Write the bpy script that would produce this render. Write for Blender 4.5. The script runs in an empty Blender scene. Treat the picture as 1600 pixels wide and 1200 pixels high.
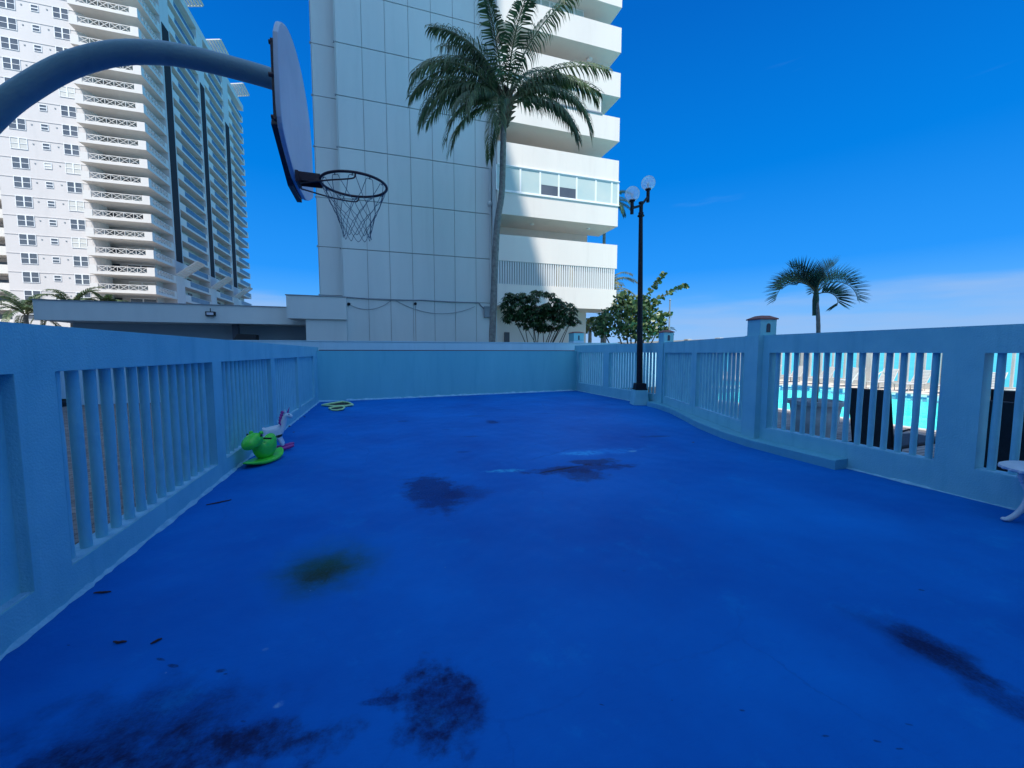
import bpy, bmesh, math, random
from mathutils import Vector, Matrix, noise
R = math.radians
PI = math.pi
sc = bpy.context.scene
col = sc.collection

# ------------------------------------------------------------------ camera
F = 630.0; H = 1.6; YAW = R(18.0); PIT = math.atan(49.5/F)
CAM = Vector((0, 0, H))
fwv = Vector((math.sin(YAW)*math.cos(PIT), math.cos(YAW)*math.cos(PIT), -math.sin(PIT)))
rtv = Vector((math.cos(YAW), -math.sin(YAW), 0))
upv = rtv.cross(fwv)
fwh = Vector((math.sin(YAW), math.cos(YAW), 0))
def ray(x, y): return fwv + rtv*((x-800)/F) - upv*((y-600)/F)
def G(x, y, z=0.0): d = ray(x, y); return CAM + d*((z-H)/d.z)
def onX(x, y, X): d = ray(x, y); return CAM + d*(X/d.x)
def onY(x, y, Y): d = ray(x, y); return CAM + d*(Y/d.y)
cd = bpy.data.cameras.new('camera'); cam = bpy.data.objects.new('camera', cd); col.objects.link(cam)
cd.sensor_width = 36; cd.lens = F/1600*36; cd.clip_start = .05; cd.clip_end = 20000
cam.location = CAM
cam.rotation_euler = Matrix((rtv, upv, -fwv)).transposed().to_euler()
sc.camera = cam

# ------------------------------------------------------------------ light
SD = Vector((.31, .50, -1.0)).normalized()          # direction the sunlight travels
to_sun = -SD
el = math.asin(to_sun.z); az = math.atan2(to_sun.x, to_sun.y)
sl = bpy.data.lights.new('sun', 'SUN'); sun = bpy.data.objects.new('sun', sl); col.objects.link(sun)
sl.energy = 4.7; sl.angle = R(.53); sl.color = (1, .95, .87)
sun.rotation_euler = to_sun.to_track_quat('Z', 'Y').to_euler()
sun.location = (-20, -60, 80)
w = bpy.data.worlds.new('World'); sc.world = w; w.use_nodes = True
nt = w.node_tree; nt.nodes.clear()
N = nt.nodes.new; L = nt.links.new
out = N('ShaderNodeOutputWorld'); bg = N('ShaderNodeBackground'); bg.inputs[1].default_value = .15
sky = N('ShaderNodeTexSky'); sky.sky_type = 'NISHITA'; sky.sun_disc = False
sky.sun_elevation = el; sky.sun_rotation = az; sky.air_density = 1.0; sky.dust_density = .2; sky.ozone_density = 4.0; sky.altitude = 0
tc = N('ShaderNodeTexCoord'); sx = N('ShaderNodeSeparateXYZ'); L(tc.outputs['Generated'], sx.inputs[0])
# deep tropical blue away from the sun, the physical sky glow on the sun's side
rp = N('ShaderNodeValToRGB'); L(sx.outputs[2], rp.inputs[0])
KS = 5.6
stops = [(0.0, (.22, .52, .92)), (.08, (.11, .42, .92)), (.18, (.020, .28, .87)), (.36, (.001, .195, .71)), (.60, (.001, .122, .53)), (1.0, (.001, .10, .46))]
while len(rp.color_ramp.elements) < len(stops): rp.color_ramp.elements.new(.5)
for e_, (p_, c_) in zip(rp.color_ramp.elements, stops): e_.position = p_; e_.color = (*c_, 1)
ks = N('ShaderNodeVectorMath'); ks.operation = 'SCALE'; ks.inputs['Scale'].default_value = KS; L(rp.outputs[0], ks.inputs[0])
dt = N('ShaderNodeVectorMath'); dt.operation = 'DOT_PRODUCT'; L(tc.outputs['Generated'], dt.inputs[0]); dt.inputs[1].default_value = to_sun
df = N('ShaderNodeMapRange'); df.interpolation_type = 'SMOOTHSTEP'; df.inputs[1].default_value = .22; df.inputs[2].default_value = .9; df.inputs[4].default_value = .9; L(dt.outputs['Value'], df.inputs[0])
tint = N('ShaderNodeMix'); tint.data_type = 'RGBA'; L(df.outputs[0], tint.inputs[0]); L(ks.outputs[0], tint.inputs[6]); nk = N('ShaderNodeVectorMath'); nk.operation = 'MULTIPLY'; nk.inputs[1].default_value = (2.25, 2.25, 1.95); L(sky.outputs[0], nk.inputs[0]); L(nk.outputs[0], tint.inputs[7])
mp = N('ShaderNodeMapping'); mp.inputs['Scale'].default_value = (2.0, 2.0, 16.0); L(tc.outputs['Generated'], mp.inputs[0])
nz = N('ShaderNodeTexNoise'); nz.inputs['Scale'].default_value = 1.3; nz.inputs['Detail'].default_value = 6; nz.inputs['Roughness'].default_value = .5
L(mp.outputs[0], nz.inputs['Vector'])
band = N('ShaderNodeMapRange'); band.interpolation_type = 'SMOOTHSTEP'
band.inputs[1].default_value = .165; band.inputs[2].default_value = .085
L(sx.outputs[2], band.inputs[0])
ad = N('ShaderNodeMath'); ad.operation = 'MULTIPLY_ADD'; ad.inputs[1].default_value = 1.7; ad.inputs[2].default_value = -.99
L(nz.outputs[0], ad.inputs[0])
sm = N('ShaderNodeMath'); sm.operation = 'ADD'; L(ad.outputs[0], sm.inputs[0]); L(band.outputs[0], sm.inputs[1])
cr = N('ShaderNodeMapRange'); cr.interpolation_type = 'SMOOTHSTEP'; cr.inputs[1].default_value = .25; cr.inputs[2].default_value = 1.0; cr.inputs[4].default_value = .84
L(sm.outputs[0], cr.inputs[0])
cl = N('ShaderNodeMix'); cl.data_type = 'RGBA'; L(cr.outputs[0], cl.inputs[0]); L(tint.outputs[2], cl.inputs[6])
cl.inputs[7].default_value = (1.6, 2.6, 4.35, 1)
L(cl.outputs[2], bg.inputs[0]); L(bg.outputs[0], out.inputs[0])
sc.render.engine = 'CYCLES'
sc.view_settings.view_transform = 'Standard'; sc.view_settings.look = 'None'
sc.view_settings.exposure = .43; sc.view_settings.gamma = 1
sc.cycles.max_bounces = 6; sc.cycles.transparent_max_bounces = 16

# ------------------------------------------------------------------ materials
def newmat(name):
    m = bpy.data.materials.new(name); m.use_nodes = True
    nt = m.node_tree; b = nt.nodes['Principled BSDF']
    return m, nt, b
def mat(name, c, rough=.6, c2=None, scale=3.0, bump=0.0, bscale=60., metal=0., spec=.5, detail=6, bevel=0, streak=False, trans=0):
    m, nt, b = newmat(name); n = nt.nodes.new; l = nt.links.new
    b.inputs['Roughness'].default_value = rough; b.inputs['Metallic'].default_value = metal
    b.inputs['Specular IOR Level'].default_value = spec
    t = n('ShaderNodeTexCoord')
    if c2 is None: b.inputs['Base Color'].default_value = (*c, 1)
    else:
        z = n('ShaderNodeTexNoise'); z.inputs['Scale'].default_value = scale; z.inputs['Detail'].default_value = detail
        z.inputs['Roughness'].default_value = .62
        if streak:
            mp = n('ShaderNodeMapping'); mp.inputs['Scale'].default_value = (1, 1, .18); l(t.outputs['Object'], mp.inputs[0]); l(mp.outputs[0], z.inputs['Vector'])
        else: l(t.outputs['Object'], z.inputs['Vector'])
        r = n('ShaderNodeValToRGB'); r.color_ramp.elements[0].position = .32; r.color_ramp.elements[1].position = .7
        r.color_ramp.elements[0].color = (*c2, 1); r.color_ramp.elements[1].color = (*c, 1)
        l(z.outputs[0], r.inputs[0]); l(r.outputs[0], b.inputs['Base Color'])
    nrm = None
    if bevel:
        bv = n('ShaderNodeBevel'); bv.samples = 4; bv.inputs[0].default_value = bevel; nrm = bv.outputs[0]
    if bump:
        z2 = n('ShaderNodeTexNoise'); z2.inputs['Scale'].default_value = bscale; z2.inputs['Detail'].default_value = 5
        l(t.outputs['Object'], z2.inputs['Vector'])
        bp = n('ShaderNodeBump'); bp.inputs['Strength'].default_value = bump; bp.inputs['Distance'].default_value = .02
        l(z2.outputs[0], bp.inputs['Height'])
        if nrm: l(nrm, bp.inputs['Normal'])
        nrm = bp.outputs[0]
    if nrm: l(nrm, b.inputs['Normal'])
    return m
def leafmat(name, ca, cb, cc, tr=.3, rough=.45):
    m, nt, b = newmat(name); n = nt.nodes.new; l = nt.links.new
    g = n('ShaderNodeNewGeometry'); r = n('ShaderNodeValToRGB')
    r.color_ramp.elements[0].color = (*ca, 1); r.color_ramp.elements[1].color = (*cc, 1)
    e = r.color_ramp.elements.new(.55); e.color = (*cb, 1)
    l(g.outputs['Random Per Island'], r.inputs[0]); l(r.outputs[0], b.inputs['Base Color'])
    b.inputs['Roughness'].default_value = rough
    t = n('ShaderNodeBsdfTranslucent'); l(r.outputs[0], t.inputs[0])
    mx = n('ShaderNodeMixShader'); mx.inputs[0].default_value = tr
    l(b.outputs[0], mx.inputs[1]); l(t.outputs[0], mx.inputs[2]); l(mx.outputs[0], nt.nodes['Material Output'].inputs[0])
    return m
def clearmat(name, tintc, rough=.02, bump=0, bscale=4, ior=1.4):
    m, nt, b = newmat(name); n = nt.nodes.new; l = nt.links.new
    nt.nodes.remove(b)
    tr = n('ShaderNodeBsdfTransparent'); tr.inputs[0].default_value = (*tintc, 1)
    gl = n('ShaderNodeBsdfGlossy'); gl.inputs['Roughness'].default_value = rough
    fr = n('ShaderNodeFresnel'); fr.inputs[0].default_value = ior
    mx = n('ShaderNodeMixShader'); l(fr.outputs[0], mx.inputs[0]); l(tr.outputs[0], mx.inputs[1]); l(gl.outputs[0], mx.inputs[2])
    if bump:
        t = n('ShaderNodeTexCoord'); z = n('ShaderNodeTexNoise'); z.inputs['Scale'].default_value = bscale; z.inputs['Detail'].default_value = 3
        l(t.outputs['Object'], z.inputs['Vector']); bp = n('ShaderNodeBump'); bp.inputs['Strength'].default_value = bump; bp.inputs['Distance'].default_value = .05
        l(z.outputs[0], bp.inputs['Height']); l(bp.outputs[0], gl.inputs['Normal']); l(bp.outputs[0], fr.inputs['Normal'])
    l(mx.outputs[0], nt.nodes['Material Output'].inputs[0])
    return m

M = {}
BL = (.25, .61, .68); BL2 = (.19, .53, .62)
M['fence'] = mat('blue_plaster', BL, .75, BL2, 2.2, .28, 70, bevel=.008)
M['bal'] = mat('baluster_paint', (.27, .62, .69), .7, (.21, .54, .63), 5, .15, 90)
M['coving'] = mat('pale_blue_edge', (.32, .60, .74), .8, (.16, .42, .58), 9, .5, 40)
M['backwall'] = mat('back_wall_plaster', (.15, .52, .60), .78, (.12, .46, .55), 1.6, .3, 60, streak=True)
M['white_wall'] = mat('pale_wall_paint', (.48, .72, .86), .8, (.42, .66, .80), 1.5, .2, 40, streak=True)
M['redline'] = mat('dark_red_edge', (.13, .03, .06), .6)
M['cap'] = mat('terracotta_cap', (.32, .12, .09), .8, (.22, .09, .08), 14, .3, 60)
M['niche'] = mat('dark_niche', (.03, .045, .07), .6)
M['bwhite'] = mat('white_paint_sunlit', (.74, .68, .61), .8, (.67, .62, .565), .35, .1, 20, streak=True)  # the building's one white, warmed and brightened for its sunlit balconies
M['panel'] = mat('panel_paint_shaded', (.60, .66, .66), .8, (.54, .605, .61), .5, .1, 20, streak=True)  # the same white, with the panel wall's blue shade put into its colour
M['groove'] = mat('groove_grey', (.27, .30, .32), .8)
M['twhite'] = mat('tower_paint', (.64, .60, .57), .8, (.58, .55, .525), .15, 0, 20, streak=True)
M['tpara'] = mat('tower_balcony_paint', (.70, .66, .60), .8, (.63, .60, .56), .3)
M['tstripe'] = mat('dark_glass_stripe', (.035, .032, .036), .8, spec=.15)
M['pane'] = mat('dark_window_glass', (.055, .065, .085), .15, (.11, .12, .14), .35)
M['paneblue'] = mat('balcony_glass', (.14, .19, .24), .3, (.08, .12, .17), .6, spec=.3)
M['blind'] = mat('pale_blind', (.53, .58, .53), .35, (.43, .53, .51), .7)
M['blind2'] = mat('cream_blind', (.62, .60, .54), .5, (.54, .53, .48), .7)
M['frame'] = mat('white_frame', (.78, .79, .78), .45)
M['slat'] = mat('slat_paint', (.66, .67, .66), .6)
M['ochre'] = mat('ochre_wood', (.34, .28, .16), .7, (.24, .19, .11), 4)
M['blackmetal'] = mat('black_metal', (.008, .010, .016), .6, (.014, .016, .022), 12, .1, 80, spec=.2)
M['darkm'] = mat('rusty_dark_metal', (.035, .02, .03), .55, (.07, .03, .03), 18, .3, 60)
M['board'] = mat('backboard_paint', (.60, .62, .68), .45, (.50, .53, .60), 3, .05, 30)
M['net'] = mat('net_cord', (.10, .17, .24), .8, (.05, .07, .1), 20)
M['green'] = mat('lime_plastic', (.10, .74, .05), .25, (.05, .58, .05), 6, .05, 20)
M['wplastic'] = mat('white_plastic', (.62, .70, .76), .3)
M['pink'] = mat('magenta_plastic', (.45, .05, .30), .35, (.35, .04, .28), 8)
M['lime'] = mat('lime_piping', (.58, .85, .38), .5)
M['blackmesh'] = mat('black_mesh', (.012, .016, .02), .7)
M['pot'] = mat('planter_grey', (.34, .38, .42), .7, (.26, .30, .35), 5, .3, 30)
M['soil'] = mat('soil', (.05, .035, .025), .95)
M['sling'] = mat('dark_sling', (.015, .016, .024), .7, (.024, .024, .034), 20, .2, 200)
M['lwhite'] = mat('white_resin', (.46, .45, .43), .5)
M['tile'] = mat('pool_tile_blue', (.06, .16, .34), .2)
M['tablew'] = mat('table_white_paint', (.62, .68, .74), .45, (.52, .59, .66), 8, .2, 30)
M['alu'] = mat('conduit_grey', (.20, .24, .28), .5)
M['sand'] = mat('pool_coping', (.62, .54, .46), .8, (.52, .45, .38), 6, .2, 40)
M['poolshell'] = mat('pool_shell', (.22, .88, .86), .6, (.12, .74, .78), 1.2)
M['seafence'] = mat('sea_fence_white', (.52, .52, .50), .7, (.44, .45, .44), 3)
M['bark'] = mat('palm_bark', (.26, .25, .22), .9, (.12, .12, .11), 7, .8, 22)
M['bark2'] = mat('shrub_bark', (.13, .11, .08), .9, (.08, .07, .05), 10, .4, 40)
M['husk'] = mat('palm_husk', (.16, .12, .07), .9, (.07, .06, .035), 12, .8, 30)
M['frond'] = leafmat('coconut_leaf', (.026, .060, .024), (.055, .105, .038), (.13, .17, .07), .32)
M['frond2'] = leafmat('small_palm_leaf', (.012, .045, .035), (.022, .075, .045), (.04, .11, .06), .25)
M['frond3'] = leafmat('yellowing_palm_leaf', (.06, .11, .03), (.16, .18, .05), (.34, .28, .09), .35)
M['shrubd'] = leafmat('umbrella_leaf', (.012, .040, .015), (.026, .072, .024), (.05, .12, .035), .2, .35)
M['shrubl'] = leafmat('seagrape_leaf', (.025, .065, .025), (.07, .14, .045), (.20, .25, .10), .3, .4)
M['rachis'] = mat('frond_stem', (.12, .13, .06), .6)
M['glassclear'] = clearmat('clear_globe', (.97, .98, 1.0), .1, ior=1.10)
def globefix():
    m = M['glassclear']; nt = m.node_tree; o = nt.nodes['Material Output']; src = o.inputs[0].links[0].from_socket
    d = nt.nodes.new('ShaderNodeBsdfTranslucent'); d.inputs[0].default_value = (.85, .9, .95, 1); mx = nt.nodes.new('ShaderNodeMixShader'); mx.inputs[0].default_value = .34
    nt.links.new(src, mx.inputs[1]); nt.links.new(d.outputs[0], mx.inputs[2]); nt.links.new(mx.outputs[0], o.inputs[0])
globefix()
M['carpaint'] = mat('car_paint', (.22, .30, .38), .3)
M['rubber'] = mat('tyre_rubber', (.012, .012, .016), .7)
M['rim'] = mat('wheel_rim', (.45, .47, .5), .3, metal=.8)
M['yellow'] = mat('yellow_kerb', (.42, .30, .05), .7, (.30, .22, .05), 8)
M['twig'] = mat('dead_twig', (.05, .025, .03), .9)
M['leafdead'] = mat('dead_leaf', (.07, .04, .03), .8)
M['pipe'] = mat('blue_pipe_paint', (.19, .31, .35), .42, (.15, .255, .30), 2.5, .15, 60)

# the rusty clamp mark on the pipe
def pipe_rust():
    m = M['pipe']; nt = m.node_tree; b = nt.nodes['Principled BSDF']; n = nt.nodes.new; l = nt.links.new
    src = b.inputs['Base Color'].links[0].from_socket
    t = n('ShaderNodeTexCoord'); z = n('ShaderNodeTexNoise'); z.inputs['Scale'].default_value = 26; l(t.outputs['Object'], z.inputs[0])
    mp = n('ShaderNodeMapping'); mp.vector_type = 'TEXTURE'; l(t.outputs['Object'], mp.inputs[0])
    mp.inputs['Location'].default_value = (-.98, 3.36, 3.69); mp.inputs['Scale'].default_value = (.055, .09, .075)
    ln = n('ShaderNodeVectorMath'); ln.operation = 'LENGTH'; l(mp.outputs[0], ln.inputs[0])
    a = n('ShaderNodeMath'); a.operation = 'MULTIPLY_ADD'; a.inputs[1].default_value = 1.4; l(z.outputs[0], a.inputs[0]); l(ln.outputs['Value'], a.inputs[2])
    r = n('ShaderNodeMapRange'); r.inputs[1].default_value = 1.75; r.inputs[2].default_value = 1.45; l(a.outputs[0], r.inputs[0])
    mx = n('ShaderNodeMix'); mx.data_type = 'RGBA'; l(r.outputs[0], mx.inputs[0]); l(src, mx.inputs[6]); mx.inputs[7].default_value = (.03, .012, .01, 1)
    l(mx.outputs[2], b.inputs['Base Color'])
pipe_rust()

# ------------------------------------------------------------------ mesh builder
ORG = {}
class MB:
    def __init__(s): s.v = []; s.f = []; s.m = []; s.k = 0
    def add(s, vs, fs, k=None):
        o = len(s.v); s.v += [tuple(p) for p in vs]
        for f in fs: s.f.append(tuple(i+o for i in f)); s.m.append(s.k if k is None else k)
    def box(s, x0, x1, y0, y1, z0, z1, k=None, skip=()):
        v = [(x0, y0, z0), (x1, y0, z0), (x1, y1, z0), (x0, y1, z0), (x0, y0, z1), (x1, y0, z1), (x1, y1, z1), (x0, y1, z1)]
        fs = {'b': (0, 3, 2, 1), 't': (4, 5, 6, 7), 'y0': (0, 1, 5, 4), 'x1': (1, 2, 6, 5), 'y1': (2, 3, 7, 6), 'x0': (3, 0, 4, 7)}
        s.add(v, [f for n_, f in fs.items() if n_ not in skip], k); return s
    def obox(s, c, ax, ay, az_, hx, hy, hz, k=None):
        c = Vector(c); v = []
        for dz in (-1, 1):
            for dx, dy in ((-1, -1), (1, -1), (1, 1), (-1, 1)): v.append(c+ax*hx*dx+ay*hy*dy+az_*hz*dz)
        s.add(v, [(0, 3, 2, 1), (4, 5, 6, 7), (0, 1, 5, 4), (1, 2, 6, 5), (2, 3, 7, 6), (3, 0, 4, 7)], k); return s
    def tube(s, pts, rs, n=10, k=None, cap=True, closed=False):
        pts = [Vector(p) for p in pts]
        if not hasattr(rs, '__len__'): rs = [rs]*len(pts)
        o = []; up = None; fs = []; vs = []
        np_ = len(pts)
        for i, p in enumerate(pts):
            if closed: t = pts[(i+1) % np_]-pts[i-1]
            else: t = pts[min(i+1, np_-1)]-pts[max(i-1, 0)]
            t.normalize()
            if up is None:
                up = Vector((0, 0, 1)) if abs(t.z) < .9 else Vector((1, 0, 0))
            a = (up-t*up.dot(t)).normalized(); up = a; b = t.cross(a)
            for j in range(n):
                q = 2*PI*j/n; vs.append(p+(a*math.cos(q)+b*math.sin(q))*rs[i])
        for i in range(np_ if closed else np_-1):
            i2 = (i+1) % np_
            for j in range(n):
                fs.append((i*n+j, i*n+(j+1) % n, i2*n+(j+1) % n, i2*n+j))
        if cap and not closed:
            fs.append(tuple(range(n))[::-1]); fs.append(tuple((np_-1)*n+j for j in range(n)))
        s.add(vs, fs, k); return s
    def lathe(s, c, prof, n=24, k=None):
        c = Vector(c); vs = []; fs = []
        for r, z in prof:
            for j in range(n):
                q = 2*PI*j/n; vs.append(c+Vector((r*math.cos(q), r*math.sin(q), z)))
        for i in range(len(prof)-1):
            for j in range(n): fs.append((i*n+j, i*n+(j+1) % n, (i+1)*n+(j+1) % n, (i+1)*n+j))
        fs.append(tuple(range(n))[::-1]); fs.append(tuple((len(prof)-1)*n+j for j in range(n)))
        s.add(vs, fs, k); return s
    def ball(s, c, r, n=16, sc3=(1, 1, 1), k=None):
        pr = [(max(1e-4, math.sin(PI*i/n)), -math.cos(PI*i/n)) for i in range(n+1)]
        c = Vector(c); vs = []; fs = []; m = n*2
        for a, b in pr:
            for j in range(m):
                q = 2*PI*j/m; vs.append(c+Vector((a*math.cos(q)*r*sc3[0], a*math.sin(q)*r*sc3[1], b*r*sc3[2])))
        for i in range(n):
            for j in range(m): fs.append((i*m+j, i*m+(j+1) % m, (i+1)*m+(j+1) % m, (i+1)*m+j))
        s.add(vs, fs, k); return s
    def prism(s, poly, ext, k=None):
        """poly: list of 3-D points (planar), ext: extrusion vector"""
        ext = Vector(ext); n = len(poly); v = [Vector(p) for p in poly]; v += [p+ext for p in v]
        fs = [tuple(range(n))[::-1], tuple(range(n, 2*n))]+[(i, (i+1) % n, (i+1) % n+n, i+n) for i in range(n)]
        s.add(v, fs, k); return s
    def build(s, name, mats, parent=None, smooth=False, bevel=0, fixn=True, sub=0):
        me = bpy.data.meshes.new(name)
        o = Vector((0, 0, 0))
        if parent is not None: o = ORG.get(parent.name, Vector((0, 0, 0)))
        me.from_pydata([Vector(p)-o for p in s.v], [], s.f); me.update()
        if not isinstance(mats, (list, tuple)): mats = [mats]
        for m in mats: me.materials.append(m)
        for p, k in zip(me.polygons, s.m): p.material_index = k
        if fixn:
            bm = bmesh.new(); bm.from_mesh(me); bmesh.ops.recalc_face_normals(bm, faces=bm.faces); bm.to_mesh(me); bm.free()
        if smooth:
            me.polygons.foreach_set('use_smooth', [True]*len(me.polygons))
            try: me.set_sharp_from_angle(angle=R(40))
            except Exception: pass
        ob = bpy.data.objects.new(name, me); col.objects.link(ob)
        if parent is not None: ob.parent = parent; ORG[ob.name] = o
        if bevel:
            b = ob.modifiers.new('b', 'BEVEL'); b.width = bevel; b.segments = 2; b.limit_method = 'ANGLE'; b.angle_limit = R(40)
        if sub:
            u = ob.modifiers.new('s', 'SUBSURF'); u.levels = sub; u.render_levels = sub
        return ob
def tag(o, label=None, cat=None, group=None, kind=None):
    if label: o['label'] = label
    if cat: o['category'] = cat
    if group: o['group'] = group
    if kind: o['kind'] = kind
    return o
def thing(name, label, cat, loc=(0, 0, 0), group=None, rz=0):
    o = bpy.data.objects.new(name, None); col.objects.link(o); o.empty_display_size = .2
    o.location = loc; o.rotation_euler = (0, 0, rz)
    ORG[o.name] = Vector(loc)
    return tag(o, label, cat, group)
def copy_tree(o, parent=None, off=None):
    c = o.copy(); col.objects.link(c)
    if parent is not None: c.parent = parent
    if off is not None: c.location = Vector(o.location)+Vector(off)
    for ch in o.children: copy_tree(ch, c)
    return c
rnd = random.Random(7)

# ================================================================== GROUND, COURT
def courtmat():
    m, nt, b = newmat('blue_court_paint'); n = nt.nodes.new; l = nt.links.new
    t = n('ShaderNodeTexCoord'); co = t.outputs['Object']
    def noi(scale, det=6, rg=.6, vec=None):
        z = n('ShaderNodeTexNoise'); z.inputs['Scale'].default_value = scale; z.inputs['Detail'].default_value = det; z.inputs['Roughness'].default_value = rg
        l(vec or co, z.inputs['Vector']); return z
    z1 = noi(.55, 5); rp = n('ShaderNodeValToRGB'); rp.color_ramp.elements[0].position = .3; rp.color_ramp.elements[1].position = .72
    rp.color_ramp.elements[0].color = (.001, .096, .40, 1); rp.color_ramp.elements[1].color = (.001, .172, .58, 1)
    l(z1.outputs[0], rp.inputs[0]); cur = rp.outputs[0]
    def mix(fac, c, kind='MIX'):
        nonlocal cur
        x = n('ShaderNodeMix'); x.data_type = 'RGBA'; x.blend_type = kind; l(fac, x.inputs[0]); l(cur, x.inputs[6]); x.inputs[7].default_value = (*c, 1); cur = x.outputs[2]
    # fine grain of the rolled paint
    mpa = n('ShaderNodeMapping'); mpa.inputs['Rotation'].default_value = (0, 0, R(12)); mpa.inputs['Scale'].default_value = (1, 5, 1); l(co, mpa.inputs[0])
    zg = noi(9, 8, .7, mpa.outputs[0]); rg = n('ShaderNodeMapRange'); rg.inputs[1].default_value = .55; rg.inputs[2].default_value = .85; rg.inputs[4].default_value = .35; l(zg.outputs[0], rg.inputs[0])
    mix(rg.outputs[0], (.001, .06, .32))
    nd = noi(4.5, 6, .65); nf = noi(55, 6, .75); nm = noi(13, 6, .7)
    def stain(cx, cy, rx, ry, rot, c, s=1.0, fine=.6, edge=.55, dist=1.1):
        mp = n('ShaderNodeMapping'); mp.vector_type = 'TEXTURE'; l(co, mp.inputs[0])
        mp.inputs['Location'].default_value = (cx, cy, 0); mp.inputs['Rotation'].default_value = (0, 0, rot); mp.inputs['Scale'].default_value = (rx, ry, 1)
        ln = n('ShaderNodeVectorMath'); ln.operation = 'LENGTH'; l(mp.outputs[0], ln.inputs[0])
        a = n('ShaderNodeMath'); a.operation = 'MULTIPLY_ADD'; a.inputs[1].default_value = dist*1.6; l(nd.outputs[0], a.inputs[0]); l(ln.outputs['Value'], a.inputs[2])
        r = n('ShaderNodeMapRange'); r.interpolation_type = 'SMOOTHSTEP'; r.inputs[1].default_value = 1+dist*.8; r.inputs[2].default_value = 1+dist*.8-edge; l(a.outputs[0], r.inputs[0])
        f = n('ShaderNodeMapRange'); f.inputs[1].default_value = .36; f.inputs[2].default_value = .62; f.inputs[3].default_value = 1-fine; l((nf if fine < .8 else nm).outputs[0], f.inputs[0])
        q = n('ShaderNodeMath'); q.operation = 'MULTIPLY'; l(r.outputs[0], q.inputs[0]); l(f.outputs[0], q.inputs[1])
        q2 = n('ShaderNodeMath'); q2.operation = 'MULTIPLY'; l(q.outputs[0], q2.inputs[0]); q2.inputs[1].default_value = s
        mix(q2.outputs[0], c)
    NV = (.003, .018, .11); DK = (.006, .012, .06)
    # large soft grime areas
    stain(-1.0, 1.95, .75, .40, R(-18), (.003, .025, .13), .75, .35, .8)
    stain(-.95, 1.85, .60, .22, R(-14), DK, .95, .9, .7, 1.6)
    stain(-1.15, 1.70, .45, .12, R(-14), (.03, .035, .03), .7, .9, .7, 1.6)
    stain(-.45, 1.78, .35, .12, R(-14), DK, .8, .9, .6, 1.6)
    stain(.54, 4.60, .40, .80, R(6), NV, .93, .45, .5, 1.0)
    stain(.85, 4.45, .38, .32, R(0), NV, .6, .6, .6, 1.2)
    stain(-.42, 3.22, .60, .66, 0, (.01, .11, .16), .8, .15, 1.3, .5)
    stain(-.42, 3.15, .44, .42, 0, (.012, .060, .030), .97, .25, 1.0, .6)
    stain(-.43, 3.08, .22, .15, 0, (.02, .035, .015), .85, .6, .8, 1.0)
    stain(.20, 1.76, .23, .30, R(-8), DK, .97, .9, .5, 1.3)
    stain(.20, 1.74, .25, .28, 0, NV, .6, .5, .7, 1.1)
    stain(-.02, 1.83, .12, .025, R(-12), NV, .8, .6, .5)
    a = G(1345, 965); c_ = G(1530, 1052); d = c_-a; mid = (a+c_)/2
    stain(mid.x, mid.y, d.length*.80, .23, math.atan2(d.y, d.x), NV, .9, .3, 1.1, .8)
    stain(mid.x+.1, mid.y, d.length*.55, .13, math.atan2(d.y, d.x), DK, .7, .6, .8, 1.0)
    m2 = G(1480, 1030); stain(m2.x, m2.y, .26, .10, math.atan2(d.y, d.x), DK, .9, .5, .6)
    m3 = G(1590, 1110); stain(m3.x, m3.y, .30, .14, math.atan2(d.y, d.x), NV, .75, .4, .7)
    # worn bright repair above the long crack
    stain(3.25, 5.66, 1.05, .24, R(-6), (.01, .27, .72), .8, .85, .8, 1.2)
    stain(3.00, 5.66, .42, .13, R(-6), (.05, .46, .80), .85, .95, .6, 1.2)
    stain(3.85, 5.52, .10, .06, 0, (.25, .55, .62), .7, .7, .6)
    stain(1.58, 5.12, .34, .10, R(-8), (.05, .46, .72), .8, .95, .6, 1.2)
    stain(-.48, 1.96, .035, .028, 0, (.28, .48, .60), .9, .9, .6, 1.5)
    stain(-.63, 2.37, .02, .016, 0, (.10, .25, .5), .7, .7, .6)
    stain(2.55, 4.90, .95, .22, R(-4), NV, .9, .6, .5, 1.5)
    stain(2.95, 5.12, .55, .20, R(-12), DK, .85, .5, .6, 1.4)
    stain(2.50, 4.66, .36, .40, R(10), DK, .8, .6, .6, 1.2)
    stain(2.30, 4.95, .55, .035, R(12), (.006, .008, .02), .95, .4, .5, 1.2)
    for (px, py, rx, ry, s) in ((770, 659, .22, .32, .9), (740, 650, .35, .10, .5), (632, 658, .16, .16, .6), (1022, 682, .42, .10, .7), (736, 682, .28, .08, .45), (722, 706, .17, .08, .55), (850, 646, .6, .12, .25), (780, 640, .5, .09, .3), (985, 640, .3, .08, .3), (1130, 660, .15, .05, .3), (700, 671, .16, .06, .3)):
        g = G(px, py); stain(g.x, g.y, rx, ry, R(-10), NV, s, .5, .7, 1.2)
    for (px, py, rx, ry) in ((345, 1048, .05, .03), (380, 1127, .04, .02), (270, 1040, .05, .02), (250, 1030, .07, .02), (305, 937, .02, .01), (107, 1008, .03, .012), (1290, 1150, .03, .012), (1370, 1158, .025, .012), (1405, 1170, .03, .01), (1420, 1132, .03, .01), (1050, 1094, .012, .01), (940, 1101, .02, .006), (975, 892, .03, .01), (1440, 922, .03, .02), (352, 1053, .02, .012), (1160, 1110, .02, .01), (905, 725, .05, .02)):
        g = G(px, py); stain(g.x, g.y, rx*.62, ry*.5, R(-14-px % 23), DK, .8, .5, .5, 1.8)
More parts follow.
